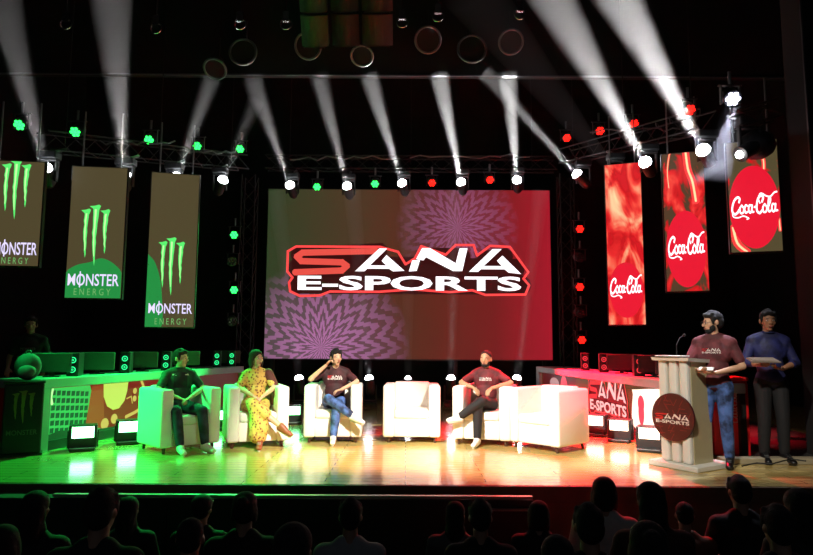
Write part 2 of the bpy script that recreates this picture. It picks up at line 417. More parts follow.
# zones as fractions of each banner
claw_banner([(-14, 160), (42, 163), (40, 265), (-16, 266)], 8.8, 8.9, 'left-hand lit banner cut by the frame edge, green claw mark above white lettering', (.24, .80, -.02, .56), (.22, .98, .78, .90), (.28, .84, .925, .985), None)
claw_banner([(70, 167), (125, 168), (123, 297), (68, 299)], 9.5, 9.6, 'lit banner with claw mark over a wide green swoosh, second from the left', (.20, .76, .29, .76), (.04, .96, .82, .91), (.16, .82, .93, .98), [(-.06, .84), (.15, .76), (.42, .73), (.62, .70), (.85, .74), (1.05, .84), (1.05, 1.02), (-.06, 1.02)])
claw_banner([(148, 173), (196, 175), (197, 326), (149, 328)], 10.4, 10.6, 'lit banner hung lowest on the left with narrow green curve at its edge', (.20, .78, .42, .80), (.06, .96, .85, .915), (.2, .85, .945, .985), [(-.1, .58), (.08, .56), (.24, .66), (.32, .80), (.33, 1.02), (-.1, 1.02)])

def flame_mat(name, warm, dark, seed, cover):
    m = bpy.data.materials.new(name); m.use_nodes = True; nt = m.node_tree
    b = nt.nodes['Principled BSDF']; b.inputs['Base Color'].default_value = (.01, .01, .01, 1); b.inputs['Roughness'].default_value = .5
    tc = nt.nodes.new('ShaderNodeTexCoord'); mp = nt.nodes.new('ShaderNodeMapping'); mp.inputs['Location'].default_value = (seed, seed * 2, seed); mp.inputs['Scale'].default_value = (1.6, 1, .8)
    n = nt.nodes.new('ShaderNodeTexNoise'); n.inputs['Scale'].default_value = 1.5; n.inputs['Detail'].default_value = 3; n.inputs['Distortion'].default_value = 1.6
    rp = nt.nodes.new('ShaderNodeValToRGB'); e = rp.color_ramp.elements
    e[0].position = .30; e[0].color = (*lin(dark), 1); e[1].position = .78; e[1].color = (*lin(warm), 1)
    for pos, c in ((.42, dark), (.47, (200, 20, 26)), (.56, (235, 45, 45)), (.62, (250, 90, 70))):
        q = e.new(pos - cover); q.color = (*lin(c), 1)
    nt.links.new(tc.outputs['Object'], mp.inputs[0]); nt.links.new(mp.outputs[0], n.inputs['Vector']); nt.links.new(n.outputs['Fac'], rp.inputs[0]); nt.links.new(rp.outputs[0], b.inputs['Emission Color'])
    b.inputs['Emission Strength'].default_value = 1.0
    return m
S_CREAM = screen('pix_cream', (255, 215, 160), 1.2); S_DISC = screen('pix_disc_red', (226, 24, 48), 1.1); S_FLAME = screen('pix_flame', (245, 60, 60), 1.2)
def coke_banner(q, Yl, Yr, label, fm, disc, script, extra):
    r, wd, h = banner('led_banner', *q, Yl, Yr, label, fm)
    fx = lambda a: (a - .5) * wd; fz = lambda b: (.5 - b) * h
    cx, cy, rx, ry = disc
    dd = (([(min(max(fx(cx) + rx * wd * math.cos(2 * PI * i / 40), -wd / 2), wd / 2), max(fz(cy) + ry * h * math.sin(2 * PI * i / 40), -h / 2)) for i in range(40)]), [tuple(range(40))])
    L = [(sum([stroke2([(fx(a), fz(b)) for a, b in smooth2(e_, 4)], w_) for e_, w_ in extra], []), S_FLAME)] if extra else []
    if extra: L.append((sum([stroke2([(fx(a), fz(b)) for a, b in smooth2(e_, 4)], w_ * .3) for e_, w_ in extra], []), S_CREAM))
    L = [(clip2(p, -wd / 2, -h / 2, wd / 2, h / 2), m_) for p, m_ in L]
    artwork('red_disc', L + [([dd], S_DISC)], r, Matrix.Translation((0, -.008, 0)))
    x0, x1, y0, y1 = script; s = (x1 - x0) * wd / 3.6
    artwork('script_lettering', [(xf2(coke_script(), s, (y1 - y0) * h / 1.35, fx(x0), fz(y1) + .2 * s), S_WHITE)], r, Matrix.Translation((0, -.018, 0)))
    return r
coke_banner([(603, 166), (639, 162), (647, 325), (611, 324)], 10.8, 10.6, 'narrow lit banner nearest the video wall, red liquid and disc at its foot', flame_mat('flame_full', (255, 225, 170), (215, 25, 35), 3.1, .06), (.5, .79, .47, .17), (.05, .95, .69, .82), [])
coke_banner([(661, 155), (701, 151), (711, 290), (668, 292)], 9.6, 9.4, 'middle lit banner of the red trio with sparks above a disc with white script', flame_mat('flame_dark', (250, 120, 90), (80, 60, 40), 1.0, -.05), (.5, .70, .48, .275), (.06, .96, .57, .75), [([(.58, -.02), (.62, .12), (.72, .22), (.78, .36)], .10), ([(.2, -.02), (.12, .12), (.14, .25)], .03)])  # olive-brown grounds here and below paint haze over black
coke_banner([(726, 144), (775, 139), (784, 250), (732, 253)], 8.5, 8.3, 'lit banner farthest right, haze-washed black with a big red disc near the pillar', flame_mat('flame_hazed_black', (240, 80, 60), (84, 74, 48), 5.3, -.2), (.49, .60, .50, .375), (.03, .97, .46, .68), [([(.72, -.02), (.66, .1), (.72, .18), (.72, .26)], .05), ([(.05, .78), (.12, .92), (.3, 1.0)], .10), ([(.96, .72), (.97, .82)], .04)])

# ============================================================ armchairs
def make_armchair():
    r = empty('armchair')
    W, D, HH = .86, .78, .83
    for s in (-1, 1):
        MB().box((s * (W / 2 - .085), .0, .08 + (HH - .08) / 2), (.17, D, HH - .08), bev=.035, seg=3).build('armrest', WHITEF, r, True)
    MB().box((0, D / 2 - .09, .08 + (HH - .06) / 2), (W - .30, .18, HH - .06), bev=.035, seg=3).build('backrest', WHITEF, r, True)
    MB().box((0, -.07, .22), (W - .335, D - .20, .27), bev=.015).build('seat_base', WHITEF, r, True)
    MB().box((0, -.09, .41), (W - .342, D - .20, .13), bev=.035, seg=3).build('seat_cushion', WHITEF, r, True)
    for sx in (-1, 1):
        for sy in (-1, 1):
            MB().cyl((sx * (W / 2 - .09), sy * (D / 2 - .08), .1), (sx * (W / 2 - .08), sy * (D / 2 - .07), 0), .026, .018).build('leg', WOODLEG, r)
    return r
chair0 = make_armchair()
# centre pixel of the feet line, pixel y of the front feet, yaw
CH = [((168, 453), .78, 'white armchair glowing green on its side, under the leftmost seated person'),
      ((248, 448), .36, 'white armchair in yellowish light holding the seated woman'),
      ((331, 443), .05, 'white armchair holding the seated person in blue jeans'),
      ((412, 443), -.02, 'empty white armchair standing below the middle of the video wall'),
      ((489, 446), -.30, 'white armchair holding the seated person in black trousers'),
      ((555, 452), -.82, 'empty white armchair with a pink side, nearest the lectern')]
chairs = []
for i, ((px, py), yaw, lab) in enumerate(CH):
    o = chair0 if i == 0 else copy_tree(chair0)
    g = atz(px, py); o.location = (g.x, g.y + .34, 0); o.rotation_euler.z = yaw; o.scale = (.93, .93, .95); o['label'] = lab; o['category'] = 'armchair'; o['group'] = 'white armchairs in a row on stage'
    chairs.append(o)

# ============================================================ gaming desks
D_GREEN = mat('desk_grey', (150, 152, 150), .45, noise=.05)
D_DK = mat('desk_dark', (24, 24, 24), .5)
def desk(name, A, B_, depth, h, label, side, art):
    """A near end, B_ far end (ground points, front face); depth pushes away from the stage centre"""
    A, B_ = V((A[0], A[1], 0)), V((B_[0], B_[1], 0)); d = (B_ - A); L = d.length; d.normalize()
    n = V((side, 0, 0)); n = (n - d * n.dot(d)).normalized()      # outward, to the wings
    # local frame: x along the desk seen from the stage, left to right; y into the desk
    ux = d if side < 0 else -d
    org = (A + B_) / 2
    r = empty(name, org, math.atan2(ux.y, ux.x), label, 'desk')
    MB().box((0, depth / 2, h - .06), (L, depth, .12), bev=.008).build('tabletop', D_GREEN, r)
    MB().box((-L / 2 + .09, .06, (h - .12) / 2), (.18, .12, h - .12)).build('side_post', D_GREEN, r)
    MB().box((L / 2 - .05, .06, (h - .12) / 2), (.10, .12, h - .12)).build('side_post', D_GREEN, r)
    MB().box((0, .08, .06), (L - .02, .12, .12)).build('plinth', D_DK, r)
    MB().box((0, .10, h / 2), (L - .1, .05, h - .14)).build('front_screen', screen('desk_screen_base_' + ('left' if side < 0 else 'right'), (150, 20, 16) if side < 0 else (70, 38, 20), .6), r)
    for s in (-1, 1): MB().box((s * (L / 2 - .04), depth - .05, (h - .12) / 2), (.08, .08, h - .12)).build('rear_leg', D_DK, r)
    artwork('screen_picture', art(L, h), r, Matrix.Translation((0, .074, 0)), step=.002)
    return r, L
def left_art(L, h):
    x = lambda t: (t * .62 + .02 - .5) * L; z = lambda t: .13 + t * (h - .26)
    G1 = screen('pix_key_green', (60, 210, 90), .9); G2 = screen('pix_key_dark', (14, 90, 40), .8); YG = screen('pix_yellow_green', (190, 225, 90), 1.1)
    OR = screen('pix_orange', (150, 62, 24), .9); DG = screen('pix_deep_green', (16, 80, 30), .8)
    lo, hi = -L / 2 + .1, L / 2 - .1
    bg = [poly2([(lo, z(0)), (x(.34), z(0)), (x(.26), z(1)), (lo, z(1))])]
    keys = []
    for i in range(8):
        for j in range(6):
            a = .05 + i * .026; b_ = .96 - j * .15 - i * .012
            keys.append(poly2([(x(a), z(b_ - .10)), (x(a + .02), z(b_ - .10)), (x(a + .021), z(b_)), (x(a + .001), z(b_))]))
    orange = [poly2([(x(.24), z(.05)), (x(.36), z(.05)), (x(.34), z(.98)), (x(.27), z(.98))])]
    dome = [poly2([(x(.34), z(1)), (x(.345), z(.72)), (x(.37), z(.5)), (x(.41), z(.4)), (x(.45), z(.42)), (x(.485), z(.58)), (x(.5), z(.8)), (x(.505), z(1))])]
    pad = stroke2([(x(a), z(b_)) for a, b_ in smooth2([(.60, 1.0), (.62, .8), (.59, .62), (.61, .42), (.58, .3), (.5, .2)], 4)], .05)
    pad += [disc2((x(.555), z(.78)), .045), disc2((x(.555), z(.6)), .045), disc2((x(.36), z(.12)), .08), disc2((x(.42), z(.2)), .07)]
    pad += stroke2([(x(.50), z(.62)), (x(.53), z(.66)), (x(.54), z(.5))], .02)
    low = [poly2([(lo, z(-.02)), (hi, z(-.02)), (hi, z(.02)), (x(.3), z(.03)), (x(.1), z(.14)), (lo, z(.06))])]
    wm = stroke2([(x(.035), z(.95)), (x(.05), z(.7))], .04) + stroke2([(x(.05), z(.98)), (x(.045), z(.85))], .03)
    rest = [poly2([(x(1.0), z(0)), (hi, z(0)), (hi, z(1)), (x(.98), z(1))])]
    return [(bg, G1), (keys, G2), (rest, screen('pix_maroon_left', (90, 34, 20), .7)), (orange, OR), (dome, YG), (pad, screen('pix_straw', (205, 190, 90), 1.)), (low, DG), (wm, S_LIME)]
def right_art(L, h):
    x = lambda t: (t - .5) * L; z = lambda t: .13 + t * (h - .26)
    # t=0 far end (left in the picture), t=1 near end
    OL = screen('pix_dark_olive', (92, 62, 26), .8); PINK = screen('pix_hot_pink', (250, 70, 90), 1.1); DRK = screen('pix_maroon', (90, 10, 16), .8); WHT = screen('pix_blown_white', (255, 235, 215), 1.6)
    top = [poly2([(x(.02), z(.35)), (x(.98), z(.35)), (x(.98), z(1)), (x(.02), z(1))])]
    dk = [poly2([(x(.04), z(.2)), (x(.30), z(.1)), (x(.36), z(1)), (x(.04), z(1))])]
    bl = [disc2((x(.16), z(.72)), .28, ry=.12)]
    sil = [disc2((x(.25), z(.55)), .2, ry=.3)]
    pan = [(smooth2([(x(.72), z(.1)), (x(.725), z(.8)), (x(.74), z(.92)), (x(.96), z(.97)), (x(.97), z(.05)), (x(.80), z(.03))], 3, True), [tuple(range(18))])]
    rd = [disc2((x(.765), z(.62)), .10, ry=.12), disc2((x(.765), z(.42)), .09, ry=.18)]
    sx = L * .235 / 700
    d, o_, r_, w_ = sana_logo(); Tt = lambda P: xf2(P, sx, sx * 1.9, x(.575) - sx * 415, z(.6) + sx * 1.9 * 107)
    return [(top, OL), (dk, DRK), (bl, screen('pix_grey_haze', (200, 150, 150), .9)), (sil, PINK), (pan, WHT), (rd, PINK), (Tt(d), DRK), (Tt(o_), S_REDB), (Tt(r_), S_RED), (Tt(w_), screen('pix_pinkish', (255, 190, 185), 1.2))]
LA = atz(36, 453.5); LBx = at(244, 366, 13.0).x
ldesk, LL = desk('gaming_desk', (LA.x, LA.y), (LBx, 13.0), .7, .90, 'long grey gaming desk on the left with a green keyboard picture on its front', -1, left_art)
RA = at(692, 400, 7.75); RB = at(536, 366, 13.9)
rdesk, RL = desk('gaming_desk', (RA.x, 7.75), (RB.x, 13.9), .7, .90, 'long gaming desk on the right with a red lettered picture on its front', 1, right_art)

# monitors and towers on the desks
MONB = mat('monitor_back', (70, 66, 62), .45); MONR = mat('monitor_dark', (30, 26, 26), .4)
FANG = mat('fan_glow_green', (6, 10, 8), .5, em=2.0, ecol=(40, 220, 130), noise=0); FANR = mat('fan_glow_red', (10, 6, 6), .5, em=1.2, ecol=(235, 60, 70), noise=0)
def make_monitor(bm):
    r = empty('gaming_monitor')
    MB().box((0, 0, .19), (.46, .035, .26), bev=.012).build('display_casing', bm, r, True)
    MB().box((0, -.022, .19), (.43, .006, .23)).build('back_shell', bm, r)
    MB().box((0, .01, .05), (.06, .02, .10)).build('stand', BLACK, r)
    MB().box((0, 0, .008), (.20, .14, .016), bev=.005).build('stand_foot', BLACK, r)
    return r
def make_tower(fm):
    r = empty('computer_tower')
    MB().box((0, 0, .16), (.15, .30, .32), bev=.01).build('case', MONR, r)
    for z in (.09, .22):
        b = MB().ring((0, -.152, z), .036, .006).ring((0, -.152, z), .010, .004).build('fan', fm, r)
    return r
def place(o, p, rz, label, cat, group=None):
    o.location = p; o.rotation_euler.z = rz; tag(o, label, cat); 
    if group: o['group'] = group
    return o
mproto = make_monitor(MONB); tproto = make_tower(FANG); used = [0, 0]
def on_desk(deskobj, L, t, dep):            # t 0 left..1 right along local x
    c, s = math.cos(deskobj.rotation_euler.z), math.sin(deskobj.rotation_euler.z)
    lx, ly = (t - .5) * L, dep
    return V((deskobj.location.x + c * lx - s * ly, deskobj.location.y + s * lx + c * ly, .90))
def t_for_px(deskobj, L, px, dep):
    best = None
    for i in range(201):
        t = i / 200; p = on_desk(deskobj, L, t, dep); d = p - CAM
        u = d.dot(rt) / d.dot(fw) * F + 406.5
        if best is None or abs(u - px) < best[0]: best = (abs(u - px), t)
    return best[1]
gm = 'monitors seen from behind on the left desk'; gt = 'computer towers with green fans on the left desk'
for px, lab in ((51, 'grey back of a gaming monitor at the near end of the left desk'), (97, 'grey back of a gaming monitor on the left desk between two towers'), (142, 'brown-lit back of a gaming monitor behind the leftmost seated person'), (186, 'reddish back of a gaming monitor right of the leftmost seated person'), (229, 'back of the farthest gaming monitor on the left desk, nearest the video wall')):
    o = mproto if not used[0] else copy_tree(mproto); used[0] = 1
    place(o, on_desk(ldesk, LL, t_for_px(ldesk, LL, px, .35), .35), R(22), lab, 'monitor', gm)
for px, lab in ((74, 'computer tower with two green rings, nearest the front of the left desk'), (125, 'computer tower with green rings, second along the left desk'), (165, 'computer tower behind the head of the leftmost seated person'), (216, 'computer tower with small green rings at the far part of the left desk'), (240, 'computer tower at the far end of the left desk beside the video wall')):
    o = tproto if not used[1] else copy_tree(tproto); used[1] = 1
    place(o, on_desk(ldesk, LL, t_for_px(ldesk, LL, px, .3), .28), R(14), lab, 'computer', gt)
m2 = make_monitor(MONR); t2 = make_tower(FANR); f1 = f2 = True
for px, lab in ((622, 'dark back of a gaming monitor on the right desk between two red-lit towers'), (655, 'dark back of a gaming monitor right of the third red-lit tower'), (673, 'dark back of a gaming monitor showing just above the lectern top')):
    o = m2 if f1 else copy_tree(m2); f1 = False
    place(o, on_desk(rdesk, RL, t_for_px(rdesk, RL, px, .38), .38), R(-24), lab, 'monitor', 'dark monitors on the right desk')
for px, lab in ((586, 'red-lit computer tower at the far part of the right desk'), (605, 'red-lit computer tower, second from the video wall on the right desk'), (640, 'red-lit computer tower just left of the lectern top'), (690, 'red-lit computer tower between lectern and standing speaker')):
    o = t2 if f2 else copy_tree(t2); f2 = False
    place(o, on_desk(rdesk, RL, t_for_px(rdesk, RL, px, .3), .28), R(-14), lab, 'computer', 'computer towers with red rings on the right desk')

# floor lights with bright panels in front of the desks
def make_blinder():
    r = empty('flood_light')
    MB().box((0, .11, .19), (.38, .26, .32), bev=.015).build('housing', HOUSE, r)
    MB().box((0, 0, .03), (.34, .26, .04), bev=.01).build('base', HOUSE, r)
    for s in (-1, 1): MB().box((s * .20, .10, .15), (.015, .06, .24)).build('bracket', HOUSE, r)
    return r
PAN_G = mat('panel_green_white', (200, 255, 215), .4, em=13, ecol=(130, 255, 160), noise=0)
PAN_W = mat('panel_warm_white', (255, 240, 225), .4, em=5, ecol=(255, 215, 185), noise=0)
def blinders(L, pm, gname):
    base = make_blinder(); MB().box((0, -.026, .255), (.29, .014, .15)).build('light_panel', pm, base)
    for i, (px, py, rz, lab) in enumerate(L):
        o = base if i == 0 else copy_tree(base)
        g = atz(px, py); place(o, (g.x, g.y + .1, 0), rz, lab, 'floodlight', gname); o.scale = (.86, .86, .9)
blinders([(78, 452, .45, 'bright floodlight on the floor nearest the left end of the left desk'), (125, 445, .45, 'bright floodlight on the floor just left of the leftmost armchair'), (212, 431, .4, 'floodlight on the floor between the two leftmost armchairs'), (291, 425, .3, 'floodlight on the floor glimpsed between the woman and the person in jeans')], PAN_G, 'green-white floodlights on the stage floor')
blinders([(597, 437, -.5, 'bright floodlight on the floor right beside the pink-sided armchair'), (622, 443, -.5, 'bright floodlight on the floor, middle one below the red lettered desk'), (653, 453, -.5, 'bright floodlight on the floor partly hidden by the lectern disc')], PAN_W, 'warm white floodlights on the stage floor')

# ============================================================ lectern
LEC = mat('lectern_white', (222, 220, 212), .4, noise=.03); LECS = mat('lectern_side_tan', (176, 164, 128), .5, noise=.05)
g = atz(691.5, 468)
lec = empty('lectern', (g.x, g.y + .1, 0), R(-58), 'white fluted lectern with a round dark red logo plate on its front', 'lectern')
W_, D_, H_ = .37, .40, 1.22
MB().box((0, .05, .03), (.62, .66, .06), bev=.01).build('base_plate', LEC, lec)
b = MB()
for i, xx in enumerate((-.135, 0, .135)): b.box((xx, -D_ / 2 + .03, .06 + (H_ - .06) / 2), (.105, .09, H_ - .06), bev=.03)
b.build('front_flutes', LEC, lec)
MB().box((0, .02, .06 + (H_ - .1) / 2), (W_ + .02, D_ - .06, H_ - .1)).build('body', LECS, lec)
b = MB(); b.poly([(-.23, -.25, H_ - .03), (.23, -.25, H_ - .03), (.23, .24, H_ - .06), (-.23, .24, H_ - .06), (-.24, -.26, H_ + .005), (.24, -.26, H_ + .005), (.24, .26, H_ - .02), (-.24, .26, H_ - .02)], [(0, 1, 2, 3), (4, 5, 6, 7), (0, 1, 5, 4), (1, 2, 6, 5), (2, 3, 7, 6), (3, 0, 4, 7)])
b.build('reading_top', LEC, lec)
disc = MB().cyl((0, -D_ / 2 - .01, .56), (0, -D_ / 2 - .04, .56), .265, n=40).build('logo_plate', mat('plate_dark_red', (70, 22, 24), .45), lec)
P_LINE = mat('plate_line_red', (120, 36, 38), .5); P_WH = mat('plate_white', (235, 225, 220), .5); P_RED = mat('plate_red', (190, 36, 40), .5)
sx = .46 / 740
d, o_, r_, w_ = sana_logo(); T = lambda P: xf2(P, sx, sx * 1.35, -sx * 415, .54 + sx * 1.35 * 107)
rl = random.Random(5); lines = []
for k in range(46):
    a = rl.random() * 2 * PI; rr = .24 * math.sqrt(rl.random()); c = V((rr * math.cos(a), .56 + rr * math.sin(a))); t = rl.choice((0, PI / 3, 2 * PI / 3)); dd = V((math.cos(t), math.sin(t))) * .04
    if (c + dd - V((0, .56))).length < .255 and (c - dd - V((0, .56))).length < .255: lines.append(seg2(c - dd, c + dd, .007))
artwork('plate_lettering', [(lines, P_LINE), (T(r_), P_RED), (T(w_), P_WH)], lec, Matrix.Translation((0, -D_ / 2 - .042, 0)), step=.002)
mic = empty('gooseneck_microphone', (g.x - .05, g.y + .15, H_ + .008), 0, 'thin black gooseneck microphone standing on the lectern top', 'microphone')
MB().cyl((0, 0, 0), (0, 0, .02), .04).build('base', BLACK, mic)
MB().tube([(0, 0, .02), (.0, 0, .14), (.05, .02, .22), (.10, .03, .25)], .006).build('neck', BLACK, mic); MB().ell((.11, .03, .255), (.022, .015, .015)).build('capsule', BLACK, mic)
bk = MB().box((0, 0, .008), (.30, .21, .014), bev=.003).build('paper_sheets', mat('paper', (200, 200, 196), .7)); bk.location = (g.x - .16, g.y + .02, H_ + .014); bk.rotation_euler.z = R(-58); bk.rotation_euler.x = 0
tag(bk, 'small stack of pale papers lying on the lectern top', 'paper')

# ============================================================ red cooler and dark cooler
RC = mat('cooler_red', (196, 20, 26), .4)
g = atz(737, 458)
rc = empty('drinks_cooler', (g.x, g.y + .22, 0), R(-12), 'red drinks cooler with sideways white script, behind the standing speaker', 'cooler')
MB().box((0, 0, .47), (.42, .44, .90), bev=.02).build('body', RC, rc); MB().box((0, 0, .95), (.44, .46, .05), bev=.015).build('lid', RC, rc)
MB().box((0, 0, .012), (.38, .40, .024)).build('base', BLACK, rc)
s = .40 / 3.6; cs = [([(-y * s * 1.3 + .08, x * s) for x, y in p], f) for p, f in coke_script()]
cs = [([(x + .0, y + .42) for x, y in p], f) for p, f in cs]
artwork('script_lettering', [(cs, mat('script_white', (210, 170, 170), .5))], rc, Matrix.Translation((0, -.222, 0)))
g = atz(13, 457)
dc = empty('drinks_cooler', (g.x - .03, g.y + .20, 0), R(29), 'black drinks cooler with a gold claw mark at the far left edge', 'cooler')
MB().box((0, 0, .44), (.42, .36, .84), bev=.02).build('body', mat('cooler_black', (20, 22, 22), .4), dc); MB().box((0, 0, .012), (.46, .4, .024)).build('base', BLACK, dc)
c, l = claw(); GOLD = mat('claw_gold', (120, 110, 50), .5)
artwork('claw_mark', [(xf2(c, .26, .40, -.13, .38), GOLD)], dc, Matrix.Translation((0, -.182, 0)))
artwork('lettering', [([text2('MONSTER', -.16, .25, .16, .31, bold=.008)], mat('letter_grey', (90, 90, 80), .6))], dc, Matrix.Translation((0, -.182, 0)))
MB().box((0, 0, .875), (.44, .38, .03), bev=.01).build('lid', BLACK, dc)
it = empty('backpack', (g.x - .04, g.y + .24, .89), R(24), 'dark grey rounded backpack standing on top of the black cooler', 'bag')
gc = mat('backpack_grey', (78, 80, 84), .7)
MB().ell((0, .02, .17), (.15, .085, .17), n=3).build('main_pouch', gc, it, True); MB().ell((0, -.055, .11), (.10, .04, .08), n=3).build('front_pocket', mat('pocket_grey', (110, 112, 118), .7), it, True)
MB().ring((0, .0, .335), .03, .008).build('carry_loop', BLACK, it)
# cable on the wing floor
cab = MB().tube([tuple(atz(px, py, .08)) for px, py in ((742, 466), (757, 463), (772, 464), (790, 459), (806, 461))], .008).build('floor_cable', mat('cable_black', (12, 12, 12), .6))
tag(cab, 'thin black cable lying along the pale ledge at lower right', 'cable')
# ============================================================ people
def skin(n, c): return mat('skin_' + n, c, .5, noise=.06, scale=30)
SK1 = skin('light', (205, 160, 130)); SK2 = skin('tan', (190, 140, 108)); SK3 = skin('brown', (160, 112, 84)); SK4 = skin('dim', (150, 110, 88))
HAIR = mat('hair_black', (15, 12, 11), .85, noise=.4, scale=60, bump=.4); HAIRB = mat('hair_brown', (40, 26, 18), .8, noise=.4, scale=60, bump=.4)
EYEW = mat('eye_white', (225, 220, 215), .3); IRIS = mat('eye_dark', (25, 15, 10), .2); LIP = mat('lips', (150, 80, 72), .5); BROW = mat('brow', (30, 20, 16), .7)
LETTER_ = mat('lace_grey', (150, 150, 150), .7)
SHOEW = mat('shoe_white', (225, 220, 215), .5); SHOEB = mat('shoe_black', (18, 18, 20), .4); SOLE = mat('sole', (200, 200, 195), .6)
JEAN = mat('jeans_blue', (62, 88, 142), .8, noise=.75, scale=9, bump=1.); JEAND = mat('jeans_dark', (30, 40, 62), .8, noise=.6, scale=9, bump=1.); BLKP = mat('trousers_black', (16, 16, 20), .8)

def sub(a, b): return V(a) - V(b)
def hand(mb, wrist, d, palm_n, side, curl=.6, s=1.):
    """palm and five unequal bent fingers; d points along the hand, palm_n out of the palm, side to the thumb"""
    d = V(d).normalized(); n = V(palm_n); n = (n - d * n.dot(d)).normalized(); t = V(side); t = (t - d * t.dot(d) - n * t.dot(n))
    t = t.normalized() if t.length > 1e-4 else d.cross(n)
    w = V(wrist); k = w + d * .085 * s
    for q in (-.027, -.009, .009, .027): mb.cap(w + d * .012 + t * q * .6, k + t * q, .015 * s, .0125 * s, n=8)
    for q, L in ((.030, .068), (.010, .078), (-.010, .072), (-.030, .056)):
        a = k + t * q; b = a + (d * math.cos(curl * .6) + n * math.sin(curl * .6)) * L * .5 * s; c = b + (d * math.cos(curl * 1.6) + n * math.sin(curl * 1.6)) * L * .32 * s
        e = c + (d * math.cos(curl * 2.3) + n * math.sin(curl * 2.3)) * L * .25 * s
        mb.cap(a, b, .0095, .0088, n=8); mb.cap(b, c, .0088, .008, n=8); mb.cap(c, e, .008, .007, n=8)
    a = w + d * .03 + t * .03; b = a + (d * .7 + t * .75 + n * .25).normalized() * .038; c = b + (d * .95 + t * .15 + n * .35).normalized() * .03
    mb.cap(a, b, .013, .011, n=8); mb.cap(b, c, .011, .009, n=8)
def head_matrix(c, yaw=0, pitch=0, roll=0):
    return Matrix.Translation(c) @ Matrix.Scale(1.07, 4) @ Matrix.Rotation(yaw, 4, 'Z') @ Matrix.Rotation(pitch, 4, 'X') @ Matrix.Rotation(roll, 4, 'Y')
def head_shapes(mb, M):
    mb.ell((0, .012, .03), (.074, .092, .088), M, n=3); mb.ell((0, -.022, -.035), (.056, .066, .072), M, n=3)
    mb.ell((0, -.050, -.088), (.030, .030, .024), M); mb.ell((0, -.068, .0), (.052, .022, .05), M)
    mb.cap(V((0, -.088, .012)), V((0, -.108, -.022)), .009, .013, M, n=8); mb.ell((.011, -.098, -.028), .008, M); mb.ell((-.011, -.098, -.028), .008, M)
    mb.ell((0, -.086, -.056), (.022, .01, .011), M)
    for s in (-1, 1):
        mb.ell((s * .03, -.082, .022), (.02, .008, .006), M); mb.ell((s * .044, -.055, -.02), (.02, .02, .022), M)
        mb.ell((s * .076, .012, -.005), (.010, .018, .030), M)
def face_parts(M, r, beard=None, glasses=False):
    for s in (-1, 1):
        e = MB().ell((s * .030, -.079, .006), (.0125, .010, .0075), M).build('eye', EYEW, r, True); MB().ell((s * .030, -.0885, .006), (.0055, .003, .0055), M).build('iris', IRIS, e)
        MB().ell((s * .031, -.088, .028), (.018, .006, .0035), M).build('eyebrow', BROW, r)
    b = MB(); b.ell((0, -.095, -.052), (.021, .006, .0045), M).ell((0, -.094, -.060), (.018, .006, .0045), M); b.build('mouth', LIP, r, True)
    if glasses:
        b = MB()
        for s in (-1, 1): b.ring((s * .032, -.102, .005), .022, .0022, M, 16, 5); b.cyl((s * .054, -.1, .008), (s * .08, .0, .01), .002, M=M, n=6)
        b.cyl((-.010, -.103, .008), (.010, -.103, .008), .002, M=M, n=6); b.build('glasses', BLACK, r)
def hair_shapes(mb, M, style):
    if style == 'short':
        mb.ell((0, .020, .046), (.0785, .094, .080), M, n=3); mb.ell((0, .050, .005), (.0755, .066, .082), M, n=3); mb.ell((0, -.034, .082), (.056, .046, .038), M)
        mb.ell((.0, .005, .092), (.048, .062, .046), M, n=3)
        hr = random.Random(4)
        for k in range(16):
            a = -2.9 + k * .175; mb.ell((.060 * math.cos(a) * 1.06, .004 + .072 * math.sin(a), .072 + .022 * hr.random()), (.019, .019, .022), M)
        for s in (-1, 1):
            mb.ell((s * .071, -.026, .016), (.010, .018, .040), M); mb.ell((s * .074, -.008, .045), (.012, .03, .03), M)
    elif style == 'buzz':
        mb.ell((0, .020, .042), (.077, .092, .084), M, n=3); mb.ell((0, .048, .005), (.072, .062, .07), M, n=3)
    elif style == 'long':
        mb.ell((0, .022, .045), (.088, .098, .088), M, n=3); mb.ell((0, .06, -.02), (.088, .062, .13), M, n=3)
        mb.cap(V((0, .07, -.05)), V((0, .085, -.24)), .082, .06, M); mb.ell((.055, .05, -.15), (.04, .05, .11), M); mb.ell((-.055, .05, -.15), (.04, .05, .11), M)
    elif style == 'bob':
        mb.ell((0, .022, .042), (.090, .098, .088), M, n=3); mb.ell((0, .055, -.03), (.092, .066, .10), M, n=3)
        for s in (-1, 1): mb.ell((s * .078, .01, -.04), (.024, .045, .10), M)
    elif style == 'bun':
        mb.ell((0, .022, .045), (.082, .095, .082), M, n=3); mb.ell((0, .055, .0), (.078, .055, .08), M, n=3); mb.ell((0, .10, .07), .04, M)
        for s in (-1, 1): mb.ell((s * .07, .02, -.02), (.02, .045, .06), M)
def decal(name, layers, target, M, parent):
    """flat print pushed onto the cloth of target, seen along local -y"""
    bv = BVHTree.FromPolygons([v.co for v in target.data.vertices], [tuple(p.vertices) for p in target.data.polygons])
    o = artwork(name, layers, parent, Matrix(), step=0, h0=0)
    d = (M.to_3x3() @ V((0, 1, 0))).normalized()
    for i, v in enumerate(o.data.vertices):
        w = M @ V((v.co.x, -.6, v.co.z)); hit = bv.ray_cast(w, d)
        v.co = (hit[0] - d * .004) if hit[0] else (M @ V((v.co.x, 0, v.co.z)))
    return o
LETTER = mat('print_white', (225, 215, 210), .6); PRINTR = mat('print_red', (175, 30, 36), .6); PRINTG = mat('print_grey', (130, 130, 130), .6)
def shirt_print(r, target, M, w=.2, red=True):
    sx = w / 740; d, o_, r_, w_ = sana_logo(); T = lambda P: xf2(P, sx, sx * 1.5, -sx * 415, sx * 1.5 * 107)
    return decal('shirt_lettering', [(T(r_), PRINTR if red else PRINTG), (T(w_), LETTER)], target, M, r)

